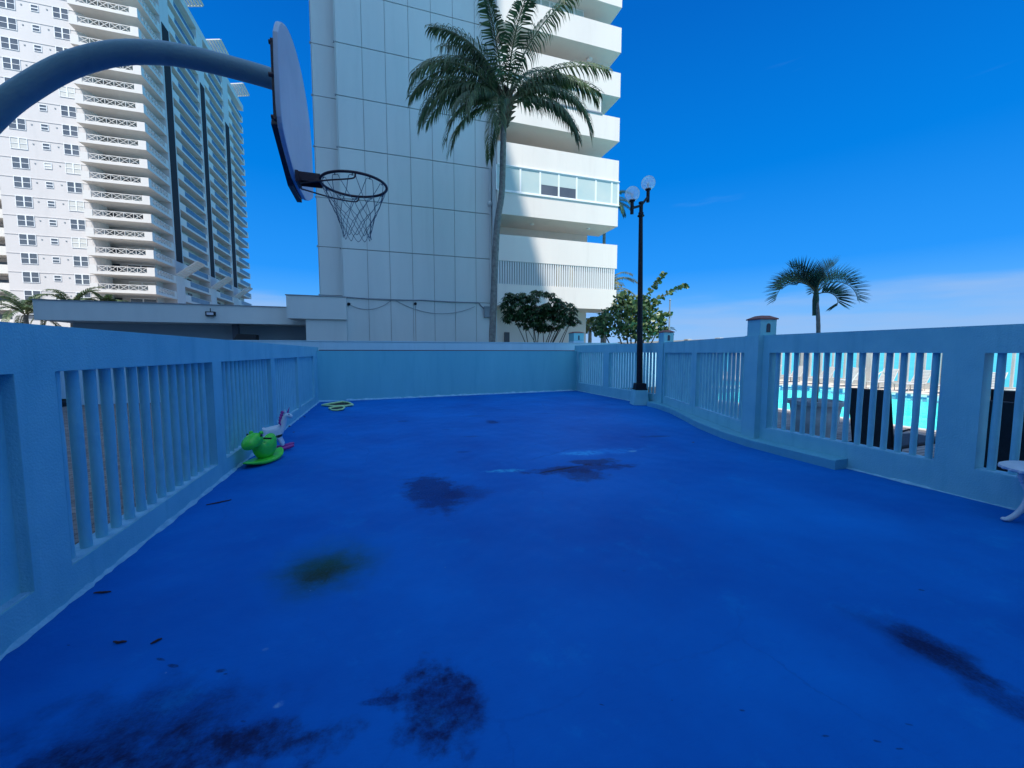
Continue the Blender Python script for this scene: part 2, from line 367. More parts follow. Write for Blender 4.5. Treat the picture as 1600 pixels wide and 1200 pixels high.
    # hairline cracks
    dv = n('ShaderNodeVectorMath'); dv.operation = 'MULTIPLY_ADD'; l(nd.outputs['Color'], dv.inputs[0]); dv.inputs[1].default_value = (.22, .22, 0); l(co, dv.inputs[2])
    vc = n('ShaderNodeTexVoronoi'); vc.feature = 'DISTANCE_TO_EDGE'; vc.inputs['Scale'].default_value = .42; l(dv.outputs[0], vc.inputs['Vector'])
    mc = n('ShaderNodeMapRange'); mc.inputs[1].default_value = .0045; mc.inputs[2].default_value = .0015; l(vc.outputs['Distance'], mc.inputs[0])
    mk = n('ShaderNodeMapRange'); mk.inputs[1].default_value = .48; mk.inputs[2].default_value = .58; mk.inputs[4].default_value = .2; l(z1.outputs[0], mk.inputs[0])
    mm = n('ShaderNodeMath'); mm.operation = 'MULTIPLY'; l(mc.outputs[0], mm.inputs[0]); l(mk.outputs[0], mm.inputs[1]); mix(mm.outputs[0], (.001, .02, .16))
    # broad worn scuffs and grit
    ws = noi(1.7, 9, .78); wr_ = n('ShaderNodeMapRange'); wr_.inputs[1].default_value = .56; wr_.inputs[2].default_value = .74; wr_.inputs[4].default_value = .5; l(ws.outputs[0], wr_.inputs[0]); mix(wr_.outputs[0], (.002, .25, .62))
    gs = noi(38, 4, .8); gq = n('ShaderNodeMapRange'); gq.inputs[1].default_value = .66; gq.inputs[2].default_value = .74; gq.inputs[4].default_value = .55; l(gs.outputs[0], gq.inputs[0]); mix(gq.outputs[0], (.001, .022, .15))
    # paint chips
    v = n('ShaderNodeTexVoronoi'); v.inputs['Scale'].default_value = 3.2; l(co, v.inputs['Vector'])
    mr = n('ShaderNodeMapRange'); mr.inputs[1].default_value = .022; mr.inputs[2].default_value = .012; mr.inputs[4].default_value = .75; l(v.outputs['Distance'], mr.inputs[0])
    mix(mr.outputs[0], (.12, .26, .45))
    l(cur, b.inputs['Base Color'])
    b.inputs['Roughness'].default_value = .62; b.inputs['Specular IOR Level'].default_value = .10
    rr = n('ShaderNodeMapRange'); rr.inputs[3].default_value = .5; rr.inputs[4].default_value = .75; l(nd.outputs[0], rr.inputs[0]); l(rr.outputs[0], b.inputs['Roughness'])
    bp = n('ShaderNodeBump'); bp.inputs['Strength'].default_value = .25; bp.inputs['Distance'].default_value = .01; l(nf.outputs[0], bp.inputs['Height'])
    bp2 = n('ShaderNodeBump'); bp2.inputs['Strength'].default_value = .3; bp2.inputs['Distance'].default_value = .03; l(nd.outputs[0], bp2.inputs['Height']); l(bp.outputs[0], bp2.inputs['Normal'])
    l(bp2.outputs[0], b.inputs['Normal'])
    return m
def weather(m, dark, pale, sd_=1.0, sp=1.0, sc_=1.0):
    """rain streaks and chipped patches with shapes of their own"""
    nt = m.node_tree; b = nt.nodes['Principled BSDF']; n = nt.nodes.new; l = nt.links.new
    cur = b.inputs['Base Color'].links[0].from_socket; t = n('ShaderNodeTexCoord')
    mp = n('ShaderNodeMapping'); mp.inputs['Scale'].default_value = (4.5*sc_, 4.5*sc_, .45*sc_); l(t.outputs['Object'], mp.inputs[0])
    z = n('ShaderNodeTexNoise'); z.inputs['Scale'].default_value = 1; z.inputs['Detail'].default_value = 7; z.inputs['Roughness'].default_value = .65; l(mp.outputs[0], z.inputs[0])
    r = n('ShaderNodeMapRange'); r.inputs[1].default_value = .53; r.inputs[2].default_value = .75; r.inputs[4].default_value = .65*sd_; l(z.outputs[0], r.inputs[0])
    x = n('ShaderNodeMix'); x.data_type = 'RGBA'; l(r.outputs[0], x.inputs[0]); l(cur, x.inputs[6]); x.inputs[7].default_value = (*dark, 1)
    z2 = n('ShaderNodeTexNoise'); z2.inputs['Scale'].default_value = 3.3*sc_; z2.inputs['Detail'].default_value = 10; z2.inputs['Roughness'].default_value = .8; l(t.outputs['Object'], z2.inputs[0])
    r2 = n('ShaderNodeMapRange'); r2.inputs[1].default_value = .64; r2.inputs[2].default_value = .70; r2.inputs[4].default_value = .6*sp; l(z2.outputs[0], r2.inputs[0])
    y = n('ShaderNodeMix'); y.data_type = 'RGBA'; l(r2.outputs[0], y.inputs[0]); l(x.outputs[2], y.inputs[6]); y.inputs[7].default_value = (*pale, 1)
    l(y.outputs[2], b.inputs['Base Color'])
weather(M['fence'], (.10, .41, .50), (.30, .66, .71), .8, .7)
weather(M['bal'], (.09, .36, .50), (.24, .60, .72), .8, .7)
weather(M['backwall'], (.08, .38, .48), (.2, .58, .65), .7, .6)
weather(M['white_wall'], (.30, .50, .62), (.6, .8, .9), .6, .4)
weather(M['panel'], (.47, .53, .54), (.66, .71, .70), .55, .3, .4)
weather(M['bwhite'], (.58, .53, .47), (.79, .75, .69), .6, .3, .4)
weather(M['twhite'], (.50, .48, .46), (.64, .62, .60), .6, .3, .2)
weather(M['pipe'], (.07, .17, .22), (.20, .36, .42), .8, .5, 1.5)
weather(M['board'], (.42, .44, .50), (.66, .68, .72), .5, .5, 2)
M['court'] = courtmat()
YBL, YBR = 14.25, 15.26                       # back wall, left and right end
s = MB(); s.prism([(-2.0, -2.5, 0), (6.2, -2.5, 0), (6.2, 5.3, 0), (7.9, 9.8, 0), (7.9, 15.35, 0), (-2.0, 14.35, 0)], (0, 0, -.4))
tag(s.build('court_floor', M['court']), kind='structure')

def pavers():
    m, nt, b = newmat('brick_pavers'); n = nt.nodes.new; l = nt.links.new
    t = n('ShaderNodeTexCoord'); br = n('ShaderNodeTexBrick'); l(t.outputs['Object'], br.inputs['Vector'])
    br.inputs['Scale'].default_value = 1; br.inputs['Brick Width'].default_value = .24; br.inputs['Row Height'].default_value = .12; br.inputs['Mortar Size'].default_value = .008
    br.inputs['Color1'].default_value = (.27, .23, .21, 1); br.inputs['Color2'].default_value = (.13, .12, .12, 1); br.inputs['Mortar'].default_value = (.05, .05, .05, 1)
    l(br.outputs[0], b.inputs['Base Color']); b.inputs['Roughness'].default_value = .85
    bp = n('ShaderNodeBump'); bp.inputs['Strength'].default_value = .6; l(br.outputs['Fac'], bp.inputs['Height']); bp.invert = True; l(bp.outputs[0], b.inputs['Normal'])
    return m
M['pavers'] = pavers()
s = MB(); s.box(-400, -2.14, -300, 400, -.4, -.03)
tag(s.build('brick_yard', M['pavers']), kind='structure')
M['grass'] = mat('lawn_and_soil', (.13, .115, .085), .95, (.17, .14, .115), .6, .5, 30)
s = MB(); s.box(-2.139, 12.4, 15.9, 400, -.4, -.03)
tag(s.build('garden_ground', M['grass']), kind='structure')
# pool deck with a hole for the pool
def plankmat():
    m, nt, b = newmat('grey_deck_planks'); n = nt.nodes.new; l = nt.links.new
    t = n('ShaderNodeTexCoord'); br = n('ShaderNodeTexBrick'); l(t.outputs['Object'], br.inputs['Vector'])
    br.inputs['Scale'].default_value = 1; br.inputs['Brick Width'].default_value = 2.4; br.inputs['Row Height'].default_value = .14; br.inputs['Mortar Size'].default_value = .012
    br.inputs['Color1'].default_value = (.30, .27, .25, 1); br.inputs['Color2'].default_value = (.20, .185, .18, 1); br.inputs['Mortar'].default_value = (.03, .03, .03, 1)
    l(br.outputs[0], b.inputs['Base Color']); b.inputs['Roughness'].default_value = .8
    return m
M['planks'] = plankmat()
M['deckc'] = mat('pale_concrete_deck', (.60, .53, .46), .85, (.50, .44, .38), 2, .2, 40)
PX0, PX1, PY0, PY1 = 12.75, 23.3, 1.5, 17.5
DZ = -.3
s = MB(); s.box(6.3, PX0-.3, -40, 15.85, DZ-.4, DZ)
tag(s.build('pool_deck', M['planks']), kind='structure')
s = MB()
s.box(PX0-.3, PX0, -40, PY1+.3, DZ-.1, DZ+.02); s.box(PX0, PX1, PY1, PY1+.3, DZ-.1, DZ+.02)
s.box(PX0, PX1, -40, PY0, DZ-.1, DZ+.02); s.box(PX1, 26.9, -40, 15.85, DZ-.1, DZ+.02); s.box(PX1, 26.9, 15.85, 60, DZ-.1, DZ+.02)
tag(s.build('pool_terrace', M['deckc']), kind='structure')
s = MB(); t_ = .2; zb = -1.35; wz = DZ-.16
s.box(PX0-.1, PX1+.1, PY0-.1, PY1+.1, zb-.1, zb)
s.box(PX0-.1, PX0, PY0, PY1, zb, DZ-.1); s.box(PX1, PX1+.1, PY0, PY1, zb, DZ-.1)
s.box(PX0, PX1, PY0-.1, PY0, zb, DZ-.1); s.box(PX0, PX1, PY1, PY1+.1, zb, DZ-.1)
tag(s.build('pool_basin', M['poolshell']), kind='structure')
# tile band along the far and left wall of the pool
s = MB()
y = PY0+.02
while y < PY1-.2:
    for r_ in range(3):
        s.box(PX1-.012, PX1-.001, y, y+.13, DZ-.02-.10*(r_+1), DZ-.02-.10*r_-.012, (0 if rnd.random() < .75 else 1))
    y += .145
x = PX0+.02
while x < PX1-.2:
    for r_ in range(3):
        s.box(x, x+.13, PY1-.012, PY1-.001, DZ-.02-.10*(r_+1), DZ-.02-.10*r_-.012, (0 if rnd.random() < .75 else 1))
    x += .145
tag(s.build('pool_tile_band', [M['tile'], M['wplastic']]), kind='structure')
M['water'] = clearmat('pool_water', (.60, .98, .97), .05, .35, 2.5, 1.05)
s = MB(); s.add([(PX0+.002, PY0+.002, wz), (PX1-.015, PY0+.002, wz), (PX1-.015, PY1-.015, wz), (PX0+.002, PY1-.015, wz)], [(0, 1, 2, 3)])
tag(s.build('pool_water', M['water'], fixn=False), kind='structure')
M['sea'] = mat('turquoise_sea', (.07, .40, .46), .75, (.05, .32, .42), .02, .6, .8, spec=.1)
s = MB(); s.box(-9000, 9000, -9000, 9000, -3.4, -3)
tag(s.build('sea', M['sea']), kind='structure')
s = MB(); s.box(-400, 27.25, -300, 400, -3.3, -1.5)
tag(s.build('ground', M['grass']), kind='structure')

# ================================================================== FENCES
def wallgrid(mb, org, U, us, zs, holes, th, recess=()):
    """vertical slab: origin, unit direction U; us, zs = breakpoints; holes = set of (i,j); th = thickness along Nrm (away from court)"""
    Nn = Vector((-U.y, U.x, 0)) if th > 0 else Vector((U.y, -U.x, 0)); th = abs(th)
    P_ = lambda u, z, w: Vector(org)+U*u+Vector((0, 0, z))+Nn*w
    nu, nz_ = len(us)-1, len(zs)-1
    solid = lambda i, j: 0 <= i < nu and 0 <= j < nz_ and (i, j) not in holes
    q = lambda a, b, c, d: mb.add([a, b, c, d], [(0, 1, 2, 3)])
    for i in range(nu):
        for j in range(nz_):
            if not solid(i, j): continue
            u0, u1, z0, z1 = us[i], us[i+1], zs[j], zs[j+1]
            q(P_(u0, z0, 0), P_(u1, z0, 0), P_(u1, z1, 0), P_(u0, z1, 0)); q(P_(u0, z0, th), P_(u0, z1, th), P_(u1, z1, th), P_(u1, z0, th))
            if not solid(i-1, j): q(P_(u0, z0, 0), P_(u0, z1, 0), P_(u0, z1, th), P_(u0, z0, th))
            if not solid(i+1, j): q(P_(u1, z0, 0), P_(u1, z0, th), P_(u1, z1, th), P_(u1, z1, 0))
            if not solid(i, j-1): q(P_(u0, z0, 0), P_(u0, z0, th), P_(u1, z0, th), P_(u1, z0, 0))
            if not solid(i, j+1): q(P_(u0, z1, 0), P_(u1, z1, 0), P_(u1, z1, th), P_(u0, z1, th))
def coving(mb, pts, n_in, seed=1, h=.03, d=.012):
    """ragged paint bead along the foot of a wall"""
    for a, b in zip(pts[:-1], pts[1:]):
        a = Vector(a); b = Vector(b); L_ = (b-a).length; U = (b-a)/L_; k = max(2, int(L_/.05)); Nn = Vector((-U.y, U.x, 0))*n_in
        vs = []; fs = []
        for i in range(k+1):
            p = a+U*L_*i/k; nn = noise.noise(Vector((p.x*5, p.y*5, seed)))+.5*noise.noise(Vector((p.x*19, p.y*19, seed+5)))
            hh = h*(.9+.9*nn); dd = d*(1.2+1.0*nn)
            vs += [p+Vector((0, 0, max(.004, hh))), p+Nn*max(.004, dd)*.6+Vector((0, 0, max(.003, hh*.7))), p+Nn*max(.006, dd*1.6)+Vector((0, 0, .002))]
        for i in range(k): fs += [(i*3, i*3+1, i*3+4, i*3+3), (i*3+1, i*3+2, i*3+5, i*3+4)]
        mb.add(vs, fs)
def baluster(p, z0, z1, seed):
    r_ = random.Random(seed); mb = MB(); k = 5
    mb.tube([p+Vector((r_.uniform(-.0015, .0015), r_.uniform(-.0015, .0015), z0+(z1-z0)*i/k)) for i in range(k+1)], [.034+r_.uniform(-.0015, .0015) for _ in range(k+1)], 12, cap=False)
    return mb

# left fence
lf = thing('concrete_fence', 'long straight light blue concrete fence along the left side of the court', 'fence', (-1.94, 6, 0))
bays = [(3.28, 5.76, 14), (6.05, 8.50, 14), (8.75, 11.02, 13)]
us = [-2.5, .55, 2.98]; zs = [-.3, .22, 1.48, 1.765]; holes = {(1, 1)}
for b0, b1, nb in bays: us += [b0, b1]
us += [11.22, 13.5, 14.6]
holes |= {(3, 1), (5, 1), (7, 1), (9, 1)}
s = MB(); wallgrid(s, (-1.94, 0, 0), Vector((0, 1, 0)), us, zs, holes, .18)
# the recessed blind panels close two of the openings
s.build('frame', M['fence'], lf)
for (y0, y1) in ((.55, 2.98), (11.22, 13.5)):
    s = MB(); s.box(-2.08, -2.0, y0, y1, .22, 1.48, skip=('y0', 'y1', 't', 'b')); s.build('blind_panel', M['fence'], lf)
sd = 0
for b0, b1, nb in bays:
    for i in range(nb):
        sd += 1; yy = b0+(b1-b0)*(i+.62)/(nb+.25)
        baluster(Vector((-2.02, yy, 0)), .215, 1.485, sd).build('baluster', M['bal'], lf, smooth=True, fixn=False)
s = MB(); coving(s, [(-1.94, -2.5, 0), (-1.94, YBL, 0)], -1, 1, .028, .016); s.build('paint_edge', M['coving'], lf)
# pale worn sills on the openings
for (b0, b1) in ((3.28, 5.76), (6.05, 8.50), (8.75, 11.02), (11.22, 13.5), (.55, 2.98)):
    s = MB(); coving(s, [(-1.955, b0+.01, .221), (-1.955, b1-.01, .221)], -1, 4, .004, .004)
    s.box(-2.115, -1.958, b0+.004, b1-.004, .2205, .2245); s.build('sill', M['coving'], lf)

# back wall
bw = thing('back_wall', 'solid blue plastered wall with thin dark red top edge at the court end', 'wall', (3, 14.8, 0))
a = Vector((-1.94, YBL, 0)); b_ = Vector((7.80, YBR, 0)); U = (b_-a).normalized(); LB = (b_-a).length
s = MB(); wallgrid(s, a-U*.14, U, [0, LB+.14], [-.3, 1.655], set(), .16); s.build('wall', M['backwall'], bw)
s = MB(); s.obox(a+U*(LB/2-.02)+Vector((-U.y, U.x, 0))*.078+Vector((0, 0, 1.668)), U, Vector((-U.y, U.x, 0)), Vector((0, 0, 1)), LB/2-.08, .084, .0125); s.build('edge_strip', M['redline'], bw)
s = MB(); coving(s, [a+Vector((0, 0, 0)), b_], -1, 9, .05, .02); s.build('paint_edge', M['coving'], bw)

# neighbour's pale wall behind it
nw = thing('boundary_wall', 'taller pale painted boundary wall just behind the blue back wall', 'wall', (3, 16, 0))
s = MB(); s.box(-16, 10.3, 16.0, 16.2, -.5, 1.985); s.build('wall', M['white_wall'], nw)
s = MB(); s.box(-16, 10.34, 15.98, 16.22, 1.99, 2.02); s.build('coping', M['white_wall'], nw)
s = MB(); s.prism([(10.3, 16.02, -.5), (10.3, 16.02, 1.97), (11.4, 16.02, 1.6), (13.5, 16.02, 1.55), (13.5, 16.02, -.5)], (0, .16, 0)); s.build('ramp_end', M['white_wall'], nw)

def lantern_head(p, ang, wd, z0, z1, parent):
    """square post head with arched niche and chamfered tile cap"""
    ax = Vector((math.cos(ang), math.sin(ang), 0)); ay = Vector((-ax.y, ax.x, 0)); Z = Vector((0, 0, 1))
    p = Vector((p[0], p[1], 0)); h = (z1-z0)
    s = MB(); s.obox(p+Z*(z0+h/2), ax, ay, Z, wd/2, wd/2, h/2); o = s.build('post_head', M['fence'], parent)
    for sgn, d in ((-1, ay), (-1, ax)):
        q = p+d*sgn*(wd/2+.003)
        t_ = ax if d is ay else ay
        nb = 8; pts = [q+t_*(-.035)+Z*(z0+.05), q+t_*.035+Z*(z0+.05)]
        pts += [q+t_*(.035*math.cos(PI*i/nb))+Z*(z0+h*.62+.035*math.sin(PI*i/nb)) for i in range(nb+1)]
        if d is ay:
            m_ = MB(); m_.prism(pts, d*sgn*.004); m_.build('niche', M['niche'], o)
    s = MB(); e = wd/2+.02
    lo = [p+ax*e*i+ay*e*j+Z*z1 for i, j in ((-1, -1), (1, -1), (1, 1), (-1, 1))]
    lo2 = [v+Z*.02 for v in lo]; hi = [p+ax*e*.45*i+ay*e*.45*j+Z*(z1+.07) for i, j in ((-1, -1), (1, -1), (1, 1), (-1, 1))]
    s.add(lo+lo2+hi, [(3, 2, 1, 0), (8, 9, 10, 11)]+[(i, (i+1) % 4, (i+1) % 4+4, i+4) for i in range(4)]+[(i+4, (i+1) % 4+4, (i+1) % 4+8, i+8) for i in range(4)])
    s.build('cap', M['cap'], o)
pt = thing('gate_pillar', 'short pale pillar with dark arched niche standing at the right end of the boundary wall', 'pillar', (8.45, 16.6, 0))
s = MB(); s.box(8.2, 8.72, 16.35, 16.85, -.5, 2.1); s.build('post', M['white_wall'], pt)
lantern_head((8.46, 16.6), 0, .50, 2.1, 2.46, pt)

# right fence : C straight, B slanted, A straight
rf = thing('concrete_fence', 'light blue concrete fence that bends twice, between the court and the pool', 'fence', (6.1, 5.3, 0))
ZT, ZH, ZB = 1.885, 1.592, .335
zs = [-.4, ZB, ZH, ZT]
PA, PB = Vector((6.1, 5.3, 0)), Vector((7.80, 9.85, 0))
segs = [(Vector((6.1, -2.5, 0)), Vector((0, 1, 0)), [0, .6, 2.6, 2.95, 5.03, 5.37, 7.53, 7.8], {(1, 1), (3, 1), (5, 1)}),
        (PA, (PB-PA).normalized(), [0, .30, 2.42, 2.72, (PB-PA).length-.25, (PB-PA).length], {(1, 1), (3, 1)}),
        (PB, Vector((0, 1, 0)), [0, .22, 2.88, 3.28, 5.22, 5.6], {(1, 1), (3, 1)})]
segs[0] = (Vector((6.1, -2.5, 0)), Vector((0, 1, 0)), [0, .5, 2.7, 3.0, 5.03, 5.37, 7.53, 7.8], {(1, 1), (3, 1), (5, 1)})
for org, U, us, hl in segs:
    s = MB(); wallgrid(s, org, U, us, zs, hl, -.17); s.build('frame', M['fence'], rf)
    Nn = Vector((U.y, -U.x, 0))
    for (i, j) in sorted(hl):
        u0, u1 = us[i], us[i+1]; nb = max(10, round((u1-u0)/.158))
        for q in range(nb):
            sd += 1; p = org+U*(u0+(u1-u0)*(q+.6)/(nb+.2))+Nn*.085
            baluster(p, ZB-.005, ZH+.005, sd).build('baluster', M['bal'], rf, smooth=True, fixn=False)
        s = MB(); s.obox(org+U*((u0+u1)/2)+Nn*.085+Vector((0, 0, ZB+.003)), U, Nn, Vector((0, 0, 1)), (u1-u0)/2-.004, .078, .0035); s.build('sill', M['coving'], rf)
for p, an in ((PA, -10), (PB, -10)):
    s = MB(); s.obox(p+Vector((.085, 0, .745)), Vector((math.cos(R(an)), math.sin(R(an)), 0)), Vector((-math.sin(R(an)), math.cos(R(an)), 0)), Vector((0, 0, 1)), .15, .16, 1.142)
    s.build('post', M['fence'], rf)
lantern_head((PA.x+.12, PA.y), R(-10), .30, ZT, 2.15, rf)
lantern_head((PB.x+.12, PB.y), R(-10), .30, ZT, 2.17, rf)
s = MB(); coving(s, [(6.1, -2.5, 0), (6.1, 3.78, 0)], 1, 12, .02, .014); s.build('paint_edge', M['coving'], rf)
s = MB(); coving(s, [(7.80, 10.9, 0), (7.80, 15.2, 0)], 1, 13, .02, .014); s.build('paint_edge', M['coving'], rf)
# ledge at its foot
ld = [(5.86, 3.77), (5.86, 4.5), (5.89, 5.2), (6.02, 5.85), (6.32, 6.75), (6.78, 7.75), (7.22, 8.75), (7.45, 9.55), (7.52, 10.12)]
bk = [(6.099, 3.77), (6.099, 4.5), (6.099, 5.28), (6.23, 5.66), (6.56, 6.54), (6.94, 7.56), (7.34, 8.62), (7.68, 9.53), (7.797, 10.12)]
s = MB(); vs = []
for (a, b) in zip(ld, bk): vs += [(*a, 0), (*a, .122), (a[0]+.014, a[1], .134), (*b, .138), (*b, 0)]
fs = []
for i in range(len(ld)-1): fs += [(i*5+j, i*5+j+1, i*5+j+6, i*5+j+5) for j in range(4)]
fs += [(0, 1, 2, 3, 4), tuple(len(vs)-5+j for j in range(5))]
s.add(vs, fs); s.build('foot_ledge', mat('ledge_paint', (.13, .45, .58), .75, (.09, .37, .50), 3, .35, 40), rf)

# ================================================================== LAMP POST
lp = thing('street_lamp', 'tall black lamp post with two clear globes inside the right fence', 'lamp post', (7.56, 10.55, 0))
cx, cy = 7.53, 10.5
s = MB()
def frust(mb, c, w0, w1, z0, z1, k=None, ang=R(-18)):
    ax = Vector((math.cos(ang), math.sin(ang), 0)); ay = Vector((-ax.y, ax.x, 0)); c = Vector((c[0], c[1], 0)); v = []
    for wd, z in ((w0, z0), (w1, z1)):
        for i, j in ((-1, -1), (1, -1), (1, 1), (-1, 1)): v.append(c+ax*wd*i+ay*wd*j+Vector((0, 0, z)))
    mb.add(v, [(3, 2, 1, 0), (4, 5, 6, 7)]+[(i, (i+1) % 4, (i+1) % 4+4, i+4) for i in range(4)], k)
frust(s, (cx, cy), .235, .175, 0, .46); s.build('plinth', M['fence'], lp, bevel=.01)
s = MB(); frust(s, (cx, cy), .185, .185, .462, .50); frust(s, (cx, cy), .165, .15, .50, .66); s.build('base_shoe', M['blackmetal'], lp, bevel=.012)
s = MB(); s.tube([(cx-.02*z, cy, z) for z in (.66, 1.5, 3, 4.6, 5.62)], [.095, .088, .076, .066, .058], 20)
s.lathe((cx-.11, cy, 5.60), [(.06, 0), (.10, .01), (.10, .035), (.075, .05), (.075, .12), (.055, .13), (.055, .36), (.075, .37), (.075, .42)], 18); s.build('pole', M['blackmetal'], lp, smooth=True)
gl = [(onY(989, 303, 10.35)), (onY(1013, 286, 10.95))]
gl = [onY(988, 303, 10.35), onY(1013, 286, 10.75)]
for g in gl:
    s = MB(); sz = g.z-.20
    s.tube([(cx-.11, cy, 5.92), (g.x, g.y, sz-.20)], .035, 12)
    s.lathe((g.x, g.y, sz-.36), [(.05, 0), (.05, .34), (.08, .35), (.085, .40), (.05, .41)], 16); a_ = s.build('arm', M['blackmetal'], lp, smooth=True)
    s = MB(); s.ball(g, .205, 16); s.build('globe', M['glassclear'], lp, smooth=True)
    s = MB(); s.tube([(g.x, g.y, sz+.05), (g.x, g.y, sz+.13)], .022, 10); s.ball((g.x, g.y, sz+.17), .042, 8, (1, 1, 1.3)); s.build('bulb', M['wplastic'], lp, smooth=True)

# ================================================================== BASKETBALL HOOP
hp = thing('basketball_hoop', 'basketball hoop on a curved blue pipe with fan shaped backboard and net', 'basketball hoop', (-2.35, 3.45, 0))
BX = -.534; CYb = 3.46
rest = [(-.66, 3.625), (-.85, 3.63), (-1.18, 3.63), (-1.38, 3.615), (-1.61, 3.545), (-1.84, 3.405), (-2.03, 3.22), (-2.17, 3.0), (-2.27, 2.72), (-2.32, 2.4), (-2.34, 2.0), (-2.34, 1.0), (-2.34, -.03)]
ctrl = [(-.56, 3.60)]+rest
def smoothpath(p, k=5):
    o = []
    for i in range(len(p)-1):
        a, b, c, d = p[max(i-1, 0)], p[i], p[i+1], p[min(i+2, len(p)-1)]
        for j in range(k):
            t = j/k; o.append(tuple(.5*((2*b[q])+(-a[q]+c[q])*t+(2*a[q]-5*b[q]+4*c[q]-d[q])*t*t+(-a[q]+3*b[q]-3*c[q]+d[q])*t**3) for q in range(len(b))))
    o.append(tuple(p[-1])); return o
# straight rising arm toward the board, as measured: slight droop to the board end
ctrl = [(-.575, 3.545), (-.75, 3.575), (-1.0, 3.60), (-1.20, 3.61)]+[(-1.38, 3.60), (-1.61, 3.545), (-1.84, 3.425), (-2.04, 3.26), (-2.21, 3.08), (-2.40, 2.80), (-2.54, 2.48), (-2.61, 2.1), (-2.62, 1.5), (-2.62, .8), (-2.62, -.03)]
pth = [(x, CYb, z) for x, z in smoothpath(ctrl, 5)]
s = MB(); s.tube(pth, .068, 24); s.build('curved_pole', M['pipe'], hp, smooth=True)
oy = [(-.60, 3.50), (-.615, 3.30), (-.61, 3.10), (-.585, 2.99), (-.50, 2.925), (-.30, 2.84), (-.14, 2.805), (.14, 2.805), (.32, 2.845), (.50, 2.92), (.60, 2.975), (.635, 3.10), (.63, 3.30), (.60, 3.46), (.53, 3.59), (.42, 3.68), (.27, 3.755), (.10, 3.79), (-.08, 3.79), (-.25, 3.755), (-.40, 3.69), (-.52, 3.61)]
oy = smoothpath(oy+[oy[0]], 3)[:-1]
s = MB(); s.prism([(BX-.030, CYb+a, z) for a, z in oy], (.030, 0, 0)); bd = s.build('backboard', M['board'], hp, bevel=.006)
# rear flange and bracket
s = MB()
s.box(BX-.05, BX-.0302, CYb-.10, CYb+.10, 2.80, 3.66)
s.box(BX-.05, BX-.0303, CYb-.55, CYb-.10, 3.42, 3.46); s.box(BX-.05, BX-.0303, CYb+.10, CYb+.55, 3.42, 3.46)
s.box(BX-.05, BX-.0303, CYb-.50, CYb-.10, 3.0, 3.04); s.box(BX-.05, BX-.0303, CYb+.10, CYb+.50, 3.0, 3.04)
s.box(BX-.045, BX-.0302, CYb-.60, CYb-.57, 3.0, 3.46)
s.prism([(BX-.031, CYb-.565, 2.985), (BX-.031, CYb-.14, 2.785), (BX-.031, CYb+.2, 2.785), (BX-.031, CYb+.2, 2.85), (BX-.031, CYb-.12, 2.85), (BX-.031, CYb-.545, 3.03)], (-.035, 0, 0))
for yy, zz in ((-.56, 3.46), (-.60, 3.25), (-.58, 3.02), (-.3, 2.88), (-.1, 2.83)):
    s.tube([(BX-.060, CYb+yy, zz), (BX-.03, CYb+yy, zz)], .013, 8)
s.build('rear_bracket', M['darkm'], hp)
RC = Vector((-.155, 3.44, 2.845))
RC = Vector((-.155, 3.288, 2.83)); CR = 3.288
s = MB(); s.box(BX+.001, BX+.02, CR-.07, CR+.07, 2.785, 2.86); s.box(BX+.02, RC.x-.222, CR-.055, CR+.055, 2.848, 2.857)
s.box(BX+.02, RC.x-.222, CR-.060, CR-.054, 2.80, 2.857); s.box(BX+.02, RC.x-.222, CR+.054, CR+.060, 2.80, 2.857)
s.build('rim_plate', M['darkm'], hp)
s = MB(); s.tube([RC+Vector((math.cos(q)*.2286, math.sin(q)*.2286, 0)) for q in [2*PI*i/48 for i in range(48)]], .0095, 10, closed=True)
for sg in (-1, 1):
    s.tube(smoothpath([(BX+.018, CR+sg*.05, 2.778), (RC.x-.16, CR+sg*.17, 2.778), (RC.x-.02, CR+sg*.222, 2.785), (RC.x+.015, CR+sg*.224, 2.80), (RC.x+.02, CR+sg*.226, 2.83)], 4), .0055, 8)
s.build('rim', M['darkm'], hp, smooth=True)
# net: 12 loops, diamond mesh
s = MB(); NL = 12
def netpt(k, lvl):      # k in half-steps
    zz = [0, -.012, -.105, -.165, -.225, -.285, -.345, -.385][lvl]
    rr = [.2286, .222, .188, .160, .135, .115, .102, .098][lvl]
    q = 2*PI*k/NL
    j = Vector((noise.noise(Vector((k, lvl, 1)))*.012, noise.noise(Vector((k, lvl, 2)))*.012, noise.noise(Vector((k, lvl, 3)))*.012)) if lvl > 1 else Vector((0, 0, 0))
    kk = (k*2) % (2*NL)
    sway = Vector((.012, .0, 0))*(lvl/7)
    return RC+Vector((math.cos(q)*rr, math.sin(q)*rr, zz))+j*1.0+sway
for i in range(NL):
    # top hoop of cord hanging from each hook
    c_ = i; hk = RC+Vector((math.cos(2*PI*c_/NL)*.226, math.sin(2*PI*c_/NL)*.226, -.010))
    s.tube([hk+Vector((0, 0, .006)), hk-Vector((0, 0, .012))], .004, 6)
    for sg in (-1, 1):
        e = netpt((i+sg*.5) % NL, 2)
        q2 = 2*PI*(c_+sg*.17)/NL; q3 = 2*PI*(c_+sg*.27)/NL
        s.tube(smoothpath([tuple(hk-Vector((0, 0, .01))), tuple(RC+Vector((math.cos(q2)*.222, math.sin(q2)*.222, -.018))), tuple(RC+Vector((math.cos(q3)*.214, math.sin(q3)*.214, -.045))), tuple(e)], 3), .0022, 5, cap=False)
for lv in range(2, 7):
    for i in range(NL):
        k0 = i+(.5 if lv % 2 == 0 else 0)
        for sg in (-1, 1):
            a = netpt(k0 % NL, lv); b = netpt((k0+sg*.5) % NL, lv+1)
            mid_ = (a+b)/2+Vector((0, 0, -.006))
            s.tube([a, mid_, b], .0021, 5, cap=False)
